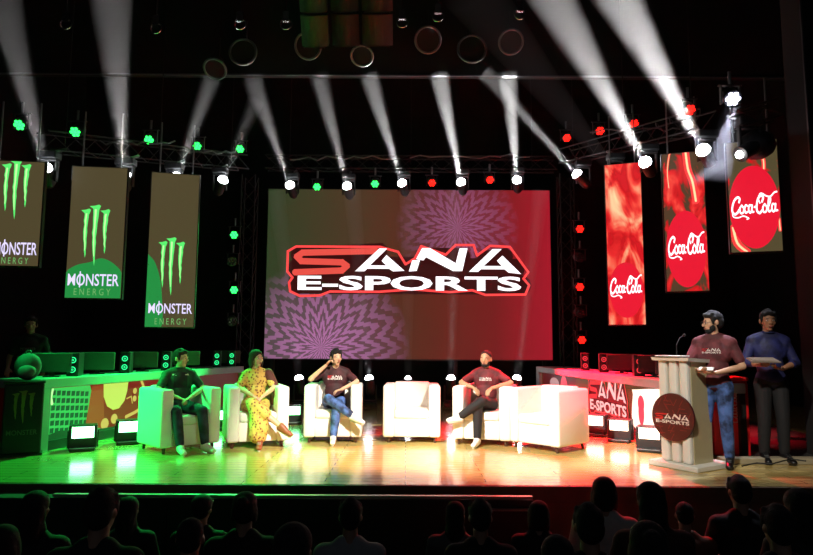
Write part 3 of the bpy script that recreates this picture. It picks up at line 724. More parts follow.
def person(label, loc, rz, J, skin_m, shirt_m, pants_m, shoe_m, hair='short', hair_m=HAIR, head=(0, 0, 0), torso_w=1., sleeve='short', scale=.95, dress=None, beard=False, glasses=False, hands=None, vox=.008, collar=None, extra=None):
    J = dict(J)
    for q in ('shL', 'shR'): J[q] = (J[q][0] * .90, J[q][1], J[q][2] - .03)
    r = empty('person', loc, rz, label, 'person')
    pel, che, nec, hd = V(J['pelvis']), V(J['chest']), V(J['neck']), V(J['head'])
    M = head_matrix(hd, *head)
    w = torso_w
    body = MB()
    head_shapes(body, M)
    body.cap(nec - V((0, 0, .05)), hd + V((0, .01, -.06)), .058, .052)
    def torso(mb, g=0.):
        ax = (che - pel); 
        mb.ell(pel, (.165 * w + g, .115 + g, .115 + g), n=3); mb.ell(pel.lerp(che, .45), (.145 * w + g, .108 + g, .16 + g), n=3); mb.ell(che, (.168 * w + g, .112 + g, .175 + g), n=3)
        sl, sr = V(J['shL']), V(J['shR'])
        mb.cap(sl, sr, .062 + g, .062 + g); mb.cap(sl.lerp(nec, .12), nec - V((0, 0, .035)), .058 + g, .058 + g); mb.cap(sr.lerp(nec, .12), nec - V((0, 0, .035)), .058 + g, .058 + g)
        for q in (sl, sr): mb.cap(q, che.lerp(q, .5) - V((0, 0, .08)), .062 + g, .09 + g)
    torso(body)
    legs = []
    for s in 'LR':
        a, b, c = V(J['sh' + s]), V(J['el' + s]), V(J['wr' + s])
        body.cap(a, b, .050, .037); body.cap(b, b.lerp(c, .35), .037, .037); body.cap(b.lerp(c, .35), c, .037, .024)
        hp, kn, an = V(J['hip' + s]), V(J['kn' + s]), V(J['an' + s]); to = V(J['to' + s])
        body.cap(hp, kn, .085, .056); body.cap(kn, kn.lerp(an, .35), .054, .056); body.cap(kn.lerp(an, .35), an, .056, .034); body.cap(an, to, .036, .03)
        hs = (hands or {}).get(s, {})
        hdv = V(hs.get('d', c - b)); hn = hs.get('n', (0, 0, -1)); ht = hs.get('t', (-1 if s == 'R' else 1, 0, .2))
        hand(body, c, hdv, hn, ht, hs.get('curl', .55))
    bo = remesh(body, 'body', skin_m, r, vox)
    # shirt
    sh = MB(); torso(sh, .014)
    sh.b.verts.ensure_lookup_table()
    for s in 'LR':
        a, b, c = V(J['sh' + s]), V(J['el' + s]), V(J['wr' + s])
        e = a.lerp(b, .72) if sleeve == 'short' else b
        sh.cap(a, e, .064, .058 if sleeve == 'short' else .052)
        if sleeve == 'rolled': sh.cap(b, b.lerp(c, .30), .052, .048)
        if sleeve == 'long': sh.cap(b, b.lerp(c, .9), .052, .036)
    # trim the neck hole and sleeve ends: the collar keeps below the neck
    so = remesh(sh, 'dress_top' if dress else 'shirt', shirt_m, r, vox + .001)
    if collar: 
        MB().ring((nec.x, nec.y, nec.z + .012), .064, .012, Matrix.Translation(nec) @ Matrix.Rotation(PI / 2, 4, 'X') @ Matrix.Translation(-nec) if True else None, 20, 6).build('collar', collar, r, True)
    # trousers
    tr = MB(); tr.ell(pel + V((0, 0, -.02)), (.17 * w + .016, .125, .10), n=3)
    for s in 'LR':
        hp, kn, an = V(J['hip' + s]), V(J['kn' + s]), V(J['an' + s])
        e = kn.lerp(an, .90)
        tr.cap(hp, kn, .100, .072)
        if dress: continue
        tr.cap(kn, kn.lerp(an, .4), .071, .068); tr.cap(kn.lerp(an, .4), e, .068, .056)
    if dress: dress(tr, J)
    to_ = remesh(tr, 'skirt' if dress else 'trousers', pants_m, r, vox + .002)
    for s in 'LR':
        an, t = V(J['an' + s]), V(J['to' + s]); d = (t - an); d2 = d.normalized()
        heel = an - d2 * .03 ; dn = V(J.get('dn' + s, (0, 0, -1)))
        b = MB(); b.cap(heel + dn * .03, t, .046, .038); b.cap(an + dn * -.01, an.lerp(t, .5), .048, .042)
        b.ell(t + d2 * .02, (.042, .042, .032))
        s_ = remesh(b, 'shoe', shoe_m, r, .01)
        b = MB(); b.cap(heel + dn * .062, t + dn * .030 + d2 * .02, .024, .020); b.build('sole', SOLE if shoe_m != SHOEB else SHOEB, s_, True)
        b = MB(); pn = d2.cross(dn).normalized()
        for q in (.45, .65, .85): c0 = an.lerp(t, q) - dn * (.044 - .012 * q); b.cyl(c0 - pn * .022, c0 + pn * .022, .005, n=6)
        b.build('laces', LETTER_ if shoe_m != SHOEB else METAL, s_)
    hb = MB(); hair_shapes(hb, M, hair); ho = remesh(hb, 'hair', hair_m, r, .007, 1)
    if beard:
        b = MB(); b.ell((0, -.05, -.085), (.048, .046, .03), M).ell((.045, -.03, -.055), (.018, .035, .04), M).ell((-.045, -.03, -.055), (.018, .035, .04), M); remesh(b, 'beard', HAIR, r, .006, 1)
    face_parts(M, r, glasses=glasses)
    r.scale = (scale,) * 3
    if extra: extra(r, so, M)
    return r
def sit(**k):
    J = dict(pelvis=(0, .06, .56), chest=(0, .12, .90), neck=(0, .10, 1.09), head=(0, .065, 1.215), shL=(-.185, .12, 1.02), shR=(.185, .12, 1.02), elL=(-.28, .02, .80), elR=(.28, .02, .80), wrL=(-.1, -.22, .72), wrR=(.1, -.22, .72),
             hipL=(-.09, .0, .55), hipR=(.09, .0, .55), knL=(-.14, -.44, .54), knR=(.14, -.44, .54), anL=(-.14, -.50, .09), anR=(.14, -.50, .09), toL=(-.15, -.64, .045), toR=(.15, -.64, .045))
    J.update(k); return J
def shirt_M(z=.93, y=0.12, x=0, tilt=0): return Matrix.Translation((x, y, z)) @ Matrix.Rotation(tilt, 4, 'X')

def on_chair(i, dx=0.): 
    c = chairs[i]; return (c.location.x + dx, c.location.y, 0), c.rotation_euler.z
# 1: polo, hands clasped between the knees
POLO = mat('polo_dark_green', (20, 62, 44), .7, noise=.4, scale=9, bump=.9); 
def polo_extra(r, so, M):
    decal('shirt_front_panel', [([poly2([(x, z) for x, z in q]) for q in [[(-.09 + i * .036, .82 + j * .03), (-.09 + (i + 1) * .036, .82 + j * .03), (-.09 + (i + 1) * .036, .82 + (j + 1) * .03), (-.09 + i * .036, .82 + (j + 1) * .03)] for i in range(5) for j in range(7)]], mat('panel_black', (16, 18, 20), .7))], so, Matrix.Translation((0, 0, 0)), r)
    decal('shirt_badge', [([poly2([(s * .085 - .025, .99), (s * .085 + .025, .985), (s * .085 + .022, 1.005), (s * .085 - .022, 1.008)]) for s in (-1, 1)], LETTER)], so, Matrix.Translation((0, 0, 0)), r)
l, z = on_chair(0); z *= .7
person('seated person in green and black polo and dark jeans, hands clasped, leftmost armchair', l, z, sit(elL=(-.29, -.02, .80), elR=(.30, -.02, .80), wrL=(-.07, -.25, .70), wrR=(.07, -.27, .70), knL=(-.13, -.45, .54), knR=(.20, -.44, .54), anL=(-.08, -.52, .09), anR=(.24, -.50, .09), toL=(-.07, -.66, .045), toR=(.30, -.63, .045)),
       SK1, POLO, JEAND, SHOEW, head=(.75, 0, 0), extra=polo_extra, collar=POLO, hands=dict(L=dict(d=(.8, -.45, -.3), n=(0, 0, -1), curl=.8), R=dict(d=(-.8, -.45, -.3), n=(0, -.2, -1), curl=.8)))
# 2: woman in yellow patterned dress
def floral():
    m = bpy.data.materials.new('dress_yellow_floral'); m.use_nodes = True; nt = m.node_tree; b = nt.nodes['Principled BSDF']; b.inputs['Roughness'].default_value = .8
    tc = nt.nodes.new('ShaderNodeTexCoord'); vo = nt.nodes.new('ShaderNodeTexVoronoi'); vo.inputs['Scale'].default_value = 24
    rp = nt.nodes.new('ShaderNodeValToRGB'); e = rp.color_ramp.elements; e[0].position = .22; e[0].color = (*lin((120, 62, 40)), 1); e[1].position = .42; e[1].color = (*lin((214, 172, 84)), 1)
    nt.links.new(tc.outputs['Object'], vo.inputs['Vector']); nt.links.new(vo.outputs['Distance'], rp.inputs[0]); nt.links.new(rp.outputs[0], b.inputs['Base Color']); return m
FLORAL = floral()
def skirt(tr, J):
    hR, kR = V(J['hipR']), V(J['knR'])
    for s in 'LR':
        hp, kn, an = V(J['hip' + s]), V(J['kn' + s]), V(J['an' + s])
        tr.cap(hp, kn, .12, .09); 
    a = V(J['knL']).lerp(V(J['knR']), .4)
    tr.cap(a + V((0, .02, -.02)), a + V((.03, -.01, -.38)), .09, .13); tr.cap(V(J['knL']), V(J['knL']) + V((.10, -.02, -.30)), .08, .11); tr.cap(V(J['knL']), V(J['knL']).lerp(V(J['anL']), .45), .085, .085); tr.cap(V(J['knR']), V(J['knR']).lerp(V(J['anR']), .6), .085, .11)
def shawl(r, so, M):
    b = MB(); b.cap((.17, .10, 1.0), (.30, .0, .70), .075, .08); b.cap((.27, .06, .78), (.26, .04, .58), .06, .05); remesh(b, 'brown_shawl', mat('shawl_brown', (92, 44, 36), .8), r, .01)
l, z = on_chair(1); z *= .7
person('seated person in yellow patterned dress with a brown shawl and crossed legs', l, z, sit(shL=(-.165, .12, 1.0), shR=(.165, .12, 1.0), head=(0, .06, 1.21), neck=(0, .09, 1.075), elL=(-.24, -.02, .80), elR=(.26, -.02, .80), wrL=(-.04, -.26, .70), wrR=(.08, -.28, .68), knL=(-.04, -.44, .60), anL=(.34, -.54, .30), toL=(.45, -.60, .21), knR=(.08, -.42, .52), anR=(.06, -.50, .09), toR=(.05, -.63, .045)),
       SK1, FLORAL, FLORAL, mat('sandal_brown', (140, 70, 40), .5), hair='bob', hair_m=HAIRB, head=(.55, 0, 0), torso_w=.88, sleeve='short', dress=skirt, extra=shawl, hands=dict(L=dict(d=(.7, -.5, -.4)), R=dict(d=(-.6, -.5, -.5))))
# 3: jeans, hand at the chin
TEE = mat('tee_maroon_black', (56, 14, 20), .75, noise=.4, scale=9, bump=.9); TEE2 = mat('tee_dark_red', (92, 20, 28), .75, noise=.4, scale=9, bump=.9)
l, z = on_chair(2)
person('seated person in blue jeans and dark T-shirt resting a fist against the chin', l, z, sit(shL=(-.185, .10, 1.03), elL=(-.36, -.10, .90), wrL=(-.13, -.10, 1.11), elR=(.34, .0, .86), wrR=(.12, -.20, .76), knL=(-.06, -.44, .64), anL=(.30, -.52, .40), toL=(.42, -.57, .33), knR=(.06, -.42, .52), anR=(.02, -.48, .09), toR=(.02, -.62, .045), head=(.01, .03, 1.225)),
       SK1, TEE, JEAN, SHOEW, head=(.5, .05, 0), extra=lambda r, so, M: shirt_print(r, so, shirt_M(.92), .24), hands=dict(L=dict(d=(.5, 0, .6), n=(.6, -.2, -.5), t=(0, -1, 0), curl=1.1), R=dict(d=(-.8, -.4, -.2), curl=.6)))
# 5: black trousers, crossed to the left
l, z = on_chair(4)
person('seated person in dark red T-shirt and black trousers, leg crossed, right of the empty armchair', l, z, sit(shL=(-.19, .12, 1.02), elL=(-.37, .0, .86), wrL=(-.14, -.18, .80), elR=(.38, .04, .87), wrR=(.12, -.16, .80), knR=(.04, -.44, .64), anR=(-.30, -.46, .40), toR=(-.42, -.50, .36), knL=(-.04, -.40, .52), anL=(-.04, -.46, .09), toL=(-.06, -.60, .045)),
       SK2, TEE2, BLKP, SHOEW, hair='buzz', head=(-.15, .05, 0), beard=True, extra=lambda r, so, M: shirt_print(r, so, shirt_M(.92), .20, False), hands=dict(L=dict(d=(.6, -.5, -.5)), R=dict(d=(-.4, -.7, -.5))))
# standing speaker
def stand(**k):
    J = dict(pelvis=(0, 0, .96), chest=(0, .01, 1.28), neck=(0, .02, 1.49), head=(0, -.005, 1.625), shL=(-.19, .02, 1.42), shR=(.19, .02, 1.42), elL=(-.26, .02, 1.14), elR=(.26, .02, 1.14), wrL=(-.24, -.14, .98), wrR=(.24, -.14, .98),
             hipL=(-.09, 0, .90), hipR=(.09, 0, .90), knL=(-.10, -.02, .50), knR=(.10, -.02, .50), anL=(-.11, .02, .09), anR=(.11, .02, .09), toL=(-.13, -.13, .04), toR=(.13, -.13, .04)); J.update(k); return J
TEEM = mat('tee_burgundy', (96, 40, 46), .75, noise=.4, scale=9, bump=.9)
g = atz(719.5, 467.5)
def phone_in(r, so, M): shirt_print(r, so, shirt_M(1.30, 0, -.01), .22); 
sp = person('standing person in burgundy lettered T-shirt and blue jeans beside the lectern', (g.x, g.y, 0), R(-38), stand(elL=(-.27, -.06, 1.16), wrL=(-.12, -.28, 1.08), elR=(.29, .0, 1.13), wrR=(.06, -.26, 1.06), knL=(-.12, -.03, .50), anL=(-.14, .04, .09), toL=(-.19, -.10, .04), knR=(.09, -.0, .50), anR=(.10, .06, .09), toR=(.12, -.09, .04)),
       SK1, TEEM, JEAN, SHOEB, head=(-.95, .12, 0), torso_w=.93, glasses=True, beard=True, scale=1.0, extra=phone_in, hands=dict(L=dict(d=(.7, -.7, 0), n=(0, .3, 1), t=(0, -1, .3), curl=.5), R=dict(d=(-.8, -.5, 0), n=(0, .3, 1), t=(0, -1, .3), curl=.5)))
c_, s_ = math.cos(R(-38)), math.sin(R(-38))
px_, py_ = -.02, -.32
ph = MB().box((0, 0, 0), (.15, .075, .012), bev=.004).build('mobile_phone', mat('phone_white', (220, 215, 210), .4)); ph.location = (g.x + c_ * px_ - s_ * py_, g.y + s_ * px_ + c_ * py_, 1.105); ph.rotation_euler = (R(25), 0, R(-38))
tag(ph, 'small white phone held in both hands by the speaker at the lectern', 'phone')
# person with the folder
NAVY = mat('shirt_navy', (24, 28, 78), .7, noise=.4, scale=9, bump=.9)
g2 = atz(772, 461); Yf = 7.55; g2 = V((at(772, 400, Yf).x, Yf, 0))
fo_s = 1.02
fp = person('standing person in navy shirt at far right holding an open folder', (g2.x, g2.y, 0), R(-8), stand(elL=(-.28, -.02, 1.14), wrL=(-.14, -.26, 1.12), elR=(.27, -.02, 1.14), wrR=(.02, -.27, 1.08)),
       SK3, NAVY, BLKP, SHOEB, torso_w=.93, head=(-.1, .05, 0), scale=fo_s, sleeve='rolled', collar=NAVY, hands=dict(L=dict(d=(-.3, -.7, .1), n=(0, 0, 1), t=(-1, 0, 0), curl=.4), R=dict(d=(-.8, -.4, .1), n=(0, 0, 1), t=(0, -1, .3), curl=.5)))
fd = MB().box((0, 0, 0), (.30, .20, .015), bev=.003).box((0, .0, .012), (.27, .17, .006)).build('folder', mat('folder_pale', (120, 104, 88), .6)); q = Matrix.Rotation(R(-8), 3, 'Z') @ V((-.22, -.38, 1.175)) * fo_s
fd.location = (g2.x + q.x, g2.y + q.y, q.z); fd.rotation_euler = (R(12), 0, R(-8)); tag(fd, 'pale open folder held by the person in the navy shirt', 'folder')
# dim person behind the black cooler
DIMY = 9.7; q = at(26, 400, DIMY)
person('dim standing person in black T-shirt behind the black cooler at far left', (q.x, DIMY, 0), R(20), stand(), SK4, mat('tee_black', (14, 14, 15), .8), BLKP, SHOEB, head=(.1, 0, 0), vox=.012, scale=1.0, extra=lambda r, so, M: decal('shirt_lettering', [([text2('MONSTER', -.10, 1.24, .10, 1.28)], PRINTG)], so, Matrix(), r))

# ============================================================ audience, seen from behind
SEATM = mat('seat_fabric_dark', (30, 18, 18), .9, noise=.3, scale=30); SEATF = mat('seat_frame', (20, 20, 20), .5)
def make_seat():
    r = empty('theatre_seat')
    MB().box((0, -.0, .42), (.50, .46, .10), bev=.04).build('seat', SEATM, r, True)
    MB().box((0, -.27, .62), (.50, .09, .50), M=Matrix.Rotation(R(6), 4, 'X'), bev=.04).build('backrest', SEATM, r, True)
    for s in (-1, 1): MB().box((s * .28, -.02, .60), (.05, .36, .04), bev=.012).build('armrest', SEATF, r); MB().box((s * .28, -.05, .29), (.035, .30, .58)).build('side_panel', SEATF, r)
    return r
seat0 = make_seat(); seat_used = False
def spectator(style, cap_=False, broad=1.):
    """proto facing +y (the stage)"""
    r = empty('person')
    M = Matrix.Translation((0, .02, 1.16)) @ Matrix.Rotation(PI, 4, 'Z')
    b = MB(); head_shapes(b, M); b.cap((0, -.02, .98), (0, .01, 1.10), .056, .052)
    b.ell((0, -.02, .56), (.17, .12, .12), n=3); b.ell((0, -.04, .74), (.15, .11, .18), n=3); b.ell((0, -.03, .86), (.17, .11, .16), n=3); b.cap((-.18 * broad, -.03, .93), (.18 * broad, -.03, .93), .06, .06)
    J = {}
    for s in (-1, 1):
        b.cap((s * .18 * broad, -.03, .93), (s * .24, .05, .68), .05, .038); b.cap((s * .24, .05, .68), (s * .12, .27, .62), .037, .026); b.cap((s * .09, .02, .55), (s * .13, .44, .55), .08, .055); b.cap((s * .13, .44, .53), (s * .13, .40, .09), .054, .036); b.cap((s * .13, .40, .06), (s * .14, .52, .04), .035, .028)
        hand(b, (s * .12, .27, .62), (-s * .3, .6, -.25), (0, 0, -1), (-s, 0, .2), .6)
    remesh(b, 'body', SK4, r, .012)
    b = MB(); g = .016
    b.ell((0, -.02, .58), (.17 + g, .12 + g, .12), n=3); b.ell((0, -.04, .74), (.155 + g, .11 + g, .18), n=3); b.ell((0, -.03, .86), (.17 + g, .11 + g, .16), n=3); b.cap((-.18 * broad, -.03, .93), (.18 * broad, -.03, .93), .076, .076)
    for s in (-1, 1): b.cap((s * .10, -.03, .95), (s * .05, -.02, 1.0), .06, .055); b.cap((s * .18 * broad, -.03, .93), (s * .225, .03, .74), .070, .06)
    remesh(b, 'shirt', mat('tee_black', (14, 14, 15), .8), r, .013)
    b = MB()
    for s in (-1, 1): b.cap((s * .09, .02, .55), (s * .13, .44, .55), .098, .07); b.cap((s * .13, .44, .54), (s * .13, .40, .13), .07, .052)
    remesh(b, 'trousers', JEAND, r, .014)
    for s in (-1, 1):
        b = MB(); b.cap((s * .13, .37, .05), (s * .14, .53, .045), .046, .04); remesh(b, 'shoe', SHOEB, r, .014)
    b = MB(); hair_shapes(b, M, style); remesh(b, 'hair', HAIR, r, .010, 1)
    if cap_:
        b = MB(); b.ell((0, .02, .055), (.092, .105, .085), M, n=3); b.ell((0, -.11, .045), (.07, .07, .012), M); remesh(b, 'cap', mat('cap_dark', (24, 22, 24), .8), r, .008, 1)
    return r
protos = {k: spectator(k if k != 'cap' else 'buzz', k == 'cap') for k in ('short', 'long', 'bob', 'bun', 'cap', 'buzz')}
pused = {k: False for k in protos}
def smat(n, c): return mat('audience_' + n, c, .85)
AUDL = [  # px, py of the head top, row depth, style, shirt, label
    (38, 489, 4.4, 'long', (30, 22, 20), 'audience member with long hair at the far left, head below the pit rail start'),
    (103, 486, 3.55, 'short', (24, 24, 24), 'large dark head in the audience in front of the two left floodlights'),
    (130, 495, 5.25, 'long', (30, 26, 24), 'audience member partly hidden right of the large dark head on the left'),
    (203, 494, 5.25, 'cap', (26, 24, 22), 'audience member wearing a cap, straight below the leftmost armchair'),
    (192, 515, 3.55, 'buzz', (22, 20, 20), 'audience member low in front of the one wearing a cap'),
    (246, 489, 4.4, 'bun', (24, 22, 22), 'audience member with pinned-up hair below the seated woman'),
    (294, 520, 2.78, 'long', (70, 40, 30), 'long-haired audience member low in the frame left of the white-shirted one'),
    (351, 497, 4.4, 'short', (150, 148, 150), 'audience member in a pale shirt alone in the middle of the pit rail'),
    (455, 500, 5.25, 'long', (80, 78, 80), 'slim long-haired audience member, left one of the pair below the middle armchairs'),
    (480, 498, 4.4, 'short', (26, 24, 26), 'dark-haired audience member, right one of the pair below the middle armchairs'),
    (538, 499, 5.25, 'bob', (24, 22, 24), 'audience member with bobbed hair at the right end of the pit rail'),
    (603, 475, 5.25, 'bob', (190, 186, 180), 'audience member in a white top with short hair, high below the floodlights'),
    (588, 502, 3.55, 'short', (20, 20, 20), 'broad dark head in front of the white-topped audience member'),
    (649, 480, 4.4, 'long', (60, 36, 28), 'audience member with wavy long hair just left of the lectern foot'),
    (683, 500, 5.25, 'buzz', (120, 70, 50), 'audience member in a brownish shirt under the lectern'),
    (646, 517, 2.78, 'bun', (22, 20, 20), 'low dark head in front of the wavy-haired audience member'),
    (738, 474, 5.25, 'short', (22, 22, 24), 'audience member whose head stands out right below the standing speaker'),
    (796, 487, 4.4, 'long', (26, 24, 24), 'audience member with long hair at the far right edge'),
    (776, 503, 3.55, 'short', (20, 20, 22), 'audience member between the two rightmost heads, lower and nearer'),
    (556, 531, 2.78, 'buzz', (40, 34, 32), 'small low head at the bottom edge left of the broad dark head'),
    (6, 522, 3.55, 'bob', (24, 24, 24), 'audience member cut off by the left edge of the frame'),
]
def floor_at(Y): return -1.05 if Y > 4.93 else -.93 if Y > 4.08 else -.78 if Y > 3.23 else -.62
for i, (px, py, Y, st, col, lab) in enumerate(AUDL):
    P = at(px, py, Y); fl = floor_at(Y); s = (P.z - fl) / 1.295
    o = protos[st] if not pused[st] else copy_tree(protos[st]); pused[st] = True
    o.location = (P.x, Y - .02, fl); o.scale = (min(max(s, .9), 1.12),) * 2 + (s,); o.rotation_euler.z = -math.atan2(P.x, Y) * .3 + random.uniform(-.12, .12)
    tag(o, lab, 'person', 'seated audience seen from behind')
    for ch in o.children:
        if ch.name.startswith('shirt'):
            ch.material_slots[0].link = 'OBJECT'; ch.material_slots[0].material = smat('shirt_%d_%d_%d' % col, col)
    q = seat0 if not seat_used else copy_tree(seat0); seat_used = True
    q.location = (P.x, Y - .05, fl); q.rotation_euler.z = o.rotation_euler.z
    tag(q, 'dark upholstered theatre seat under the ' + lab.replace('audience member', 'viewer').replace(' in the audience', '')[:70], 'seat', 'theatre seats of the audience')
    q['label'] = ' '.join(q['label'].split()[:16])
# ============================================================ rigging
def lattice(mb, a, b, s=.30, n=None, r=.015):
    a, b = V(a), V(b); d = (b - a); L = d.length; d.normalize()
    x = d.cross(V((0, 0, 1))); x = x.normalized() if x.length > .1 else V((1, 0, 0)); y = d.cross(x).normalized()
    cs = [x * s / 2 + y * s / 2, -x * s / 2 + y * s / 2, -x * s / 2 - y * s / 2, x * s / 2 - y * s / 2]
    for c in cs: mb.cyl(a + c, b + c, r, n=8)
    n = n or max(2, int(L / (s * 1.1)))
    for i in range(n):
        for k in range(4):
            p = a + d * (L * i / n) + cs[k]; q = a + d * (L * (i + 1) / n) + cs[(k + 1) % 4]; mb.cyl(p, q, r * .5, n=5)
    return mb
def truss(a, b, label, s=.3, hang=False):
    mb = lattice(MB(), a, b, s)
    if hang:
        for t in (.08, .5, .92): q = V(a).lerp(V(b), t); mb.cyl(q, (q.x, q.y, 9.49), .008, n=6)
    o = mb.build('lighting_truss', TRUSS); return tag(o, label, 'truss')
def look(d, upv=V((0, 0, 1))):
    d = V(d).normalized(); x = d.cross(upv); x = x.normalized() if x.length > 1e-3 else V((1, 0, 0)); z = x.cross(d)
    return Matrix((x, d, z)).transposed().to_4x4()     # local +y looks along d
HAZE = {}
def haze_mat(den):
    k = round(den, 3)
    if k not in HAZE:
        m = bpy.data.materials.new('beam_haze'); m.use_nodes = True; nt = m.node_tree
        nt.nodes.remove(nt.nodes['Principled BSDF']); v = nt.nodes.new('ShaderNodeVolumeScatter'); v.inputs['Density'].default_value = den; v.inputs['Anisotropy'].default_value = .1; v.inputs['Color'].default_value = (1, 1, 1, 1)
        nt.links.new(v.outputs[0], nt.nodes['Material Output'].inputs['Volume']); m.volume_intersection_method = 'FAST' if hasattr(m, 'volume_intersection_method') else None; HAZE[k] = m
    return HAZE[k]
LENSW = mat('lens_white', (255, 255, 255), .3, em=30, ecol=(245, 250, 255), noise=0)
def moving_head(loc, tgt, half, power, label, group, hang=True, den=.12, lens=.075, col=(1, .98, .97), lens_m=None, support=None, r0=None):
    """loc = lens centre"""
    loc = V(loc); tgt = V(tgt); d = (tgt - loc); L = d.length; d.normalize()
    r = empty('moving_head_spotlight', loc, 0, label, 'stage light', group)
    M = look(d)
    MB().cyl((0, -.30, 0), (0, -.02, 0), .095, .105, n=20, M=M).cyl((0, -.36, 0), (0, -.30, 0), .06, .095, n=20, M=M).build('lamp_head', HOUSE, r, False)
    MB().ell((0, -.01, 0), (lens, lens * .9, lens), M, n=3).build('lens', lens_m or LENSW, r, True)
    c = M @ V((0, -.20, 0)); s = 1 if hang else -1
    b = MB()
    for q in (-1, 1): b.box((c.x + q * .13, c.y, c.z + s * .12), (.03, .08, .34), bev=.01)
    b.box((c.x, c.y, c.z + s * .28), (.29, .10, .03), bev=.01); b.build('yoke', HOUSE, r)
    MB().box((c.x, c.y, c.z + s * .36), (.30, .20, .12), bev=.02).build('base', HOUSE, r)
    if hang: MB().cyl((c.x, c.y, c.z + .40), (c.x, c.y + .45, c.z + .60), .025).build('clamp', METAL, r)
    elif support: MB().box((c.x, c.y, (c.z - .42 - loc.z - 0 + (-loc.z)) / 2), (.34, .30, max(.02, c.z - .42 + loc.z)), bev=.01).build('stand_case', HOUSE, r)
    sa = math.tan(R(half)); a0 = r0 or lens
    MB().cyl((0, .09, 0), (0, L, 0), a0, a0 + L * sa, n=32, M=M).build('light_beam', haze_mat(den), r, True)
    sp_ = spot('lamp', d * .10, d * 5, power, col, half * 2 * 1.3, .2, .05, r)
    return r, c
# row of white beams: lens px,py, depth, beam end px,py and its depth, half angle, power
HW = 'row of white moving head lights with beams'
ROW = [
    ((45, 168), 9.3, (0, -12), 7.2, 4.0, 1.1, 'white beam light over the left banner edge, its beam leaving at the top left corner'),
    ((124, 174), 9.9, (110, -14), 7.6, 4.6, 1.6, 'white beam light above the swoosh banner, its wide beam rising straight to the frame top'),
    ((177, 177), 10.8, (212, 78), 9.8, 3.6, .9, 'white beam light above the lowest left banner, beam leaning right'),
    ((223, 180), 12.4, (256, 100), 11.4, 3.2, .4, 'small white beam light left of the video wall with a faint beam leaning right'),
    ((290, 185), 13.6, (252, 78), 11.4, 3.6, 1.5, 'leftmost white beam light over the video wall'),
    ((347, 186), 13.6, (319, 76), 11.4, 3.4, 2.2, 'second white beam light from the left over the video wall'),
    ((402, 183), 13.6, (369, 76), 11.4, 3.4, 3.8, 'white beam light above the gap between the first two letters of the video wall'),
    ((461, 182), 13.6, (439, 75), 11.4, 3.4, 6.5, 'white beam light above the third letter of the video wall, beam nearly upright'),
    ((517, 180), 13.6, (508, 74), 11.4, 3.4, 6.5, 'upright white beam light above the right part of the video wall'),
    ((577, 174), 12.2, (484, 72), 11.4, 2.6, 4.4, 'white beam light between video wall and narrow red banner, lowest leaning beam'),
    ((612, 171), 10.9, (468, -14), 7.4, 4.0, 4.6, 'white beam light over the narrow red banner with a long left-leaning beam'),
    ((645, 162), 10.0, (546, -14), 7.4, 4.0, 6.0, 'white beam light left of the middle red banner with a long left-leaning beam'),
    ((703, 150), 9.0, (612, -14), 7.0, 4.4, 7.5, 'brightest white beam light, farthest right, over the middle red banner'),
]
bases = []
for (p, Y, q, Y2, ha, pw, lab) in ROW:
    a = at(*p, Y); b = at(*q, Y2)
    r, c = moving_head(a, b, ha * .85, pw * BEAM, lab, HW, lens=.10, r0=.08, den=BDEN); bases.append(a + c)
# five beam lights on the floor behind the armchairs
for i, (px, tx) in enumerate(((299, 276), (369, 352), (408, 408), (451, 455), (517, 541))):
    a = at(px, 378, 13.4); b = at(tx, 190, 12.9)
    r, c = moving_head(a, b, 1.6, (.4, .5, .2, .9, .7)[i] * BEAM if i != 2 else .1 * BEAM, 'white beam light on the stage floor, ' + ['left of the person in jeans', 'right of the person in jeans', 'behind the empty middle armchair', 'right of the empty middle armchair', 'right of the person in black trousers'][i], 'white beam lights on the floor below the video wall', hang=False, den=BDEN, support=True, lens=.085 if i != 2 else .06, r0=.08)

def par_mat(n, c, e): return mat('par_cells_' + n, c, .3, em=e, ecol=c, noise=0)
PG = par_mat('green', (40, 255, 90), 4); PR = par_mat('red', (255, 24, 16), 3.5); PW = par_mat('white', (225, 225, 255), 20)
def par(loc, d, m, label, group, R_=.085, hang=True):
    r = empty('par_spotlight', loc, 0, label, 'stage light', group); M = look(d)
    MB().cyl((0, -.20, 0), (0, -.01, 0), .09, R_ + .015, n=18, M=M).build('housing', HOUSE, r)
    b = MB(); b.ell((0, 0, 0), (R_ * .32, .012, R_ * .32), M)
    for k in range(6): b.ell((R_ * .66 * math.cos(k * PI / 3), 0, R_ * .66 * math.sin(k * PI / 3)), (R_ * .32, .012, R_ * .32), M)
    b.build('led_cells', m, r)
    b = MB(); s = 1 if hang else -1
    for q in (-1, 1): b.box((q * (R_ + .03), .06, s * .08), (.014, .05, .24))
    b.box((0, .06, s * .20), (.29, .05, .014)); b.build('yoke', HOUSE, r)
    MB().cyl((0, .06, .20), (0, .06, .38), .02).build('clamp', METAL, r) if hang else None
    return r
down = V((0, -.75, -.55))
GL = [((19, 125), 9.2, 'green lamp farthest left, above the cut-off claw banner'), ((75, 132), 9.8, 'green lamp above the left edge of the swoosh banner'), ((149, 140), 10.8, 'green lamp above the left edge of the lowest left banner'), ((197, 146), 11.9, 'green lamp above the right edge of the lowest left banner'), ((240, 149), 12.9, 'small green lamp, last of the slanting row before the video wall'),
      ((317, 187), 13.7, 'green lamp over the video wall between the first two white beams'), ((375, 184), 13.7, 'green lamp over the video wall between second and third white beams')]
GV = {}
for p, Y, lab in GL: GV[p] = par(at(*p, Y), down, PG, lab, 'green lamps of the overhead trusses')
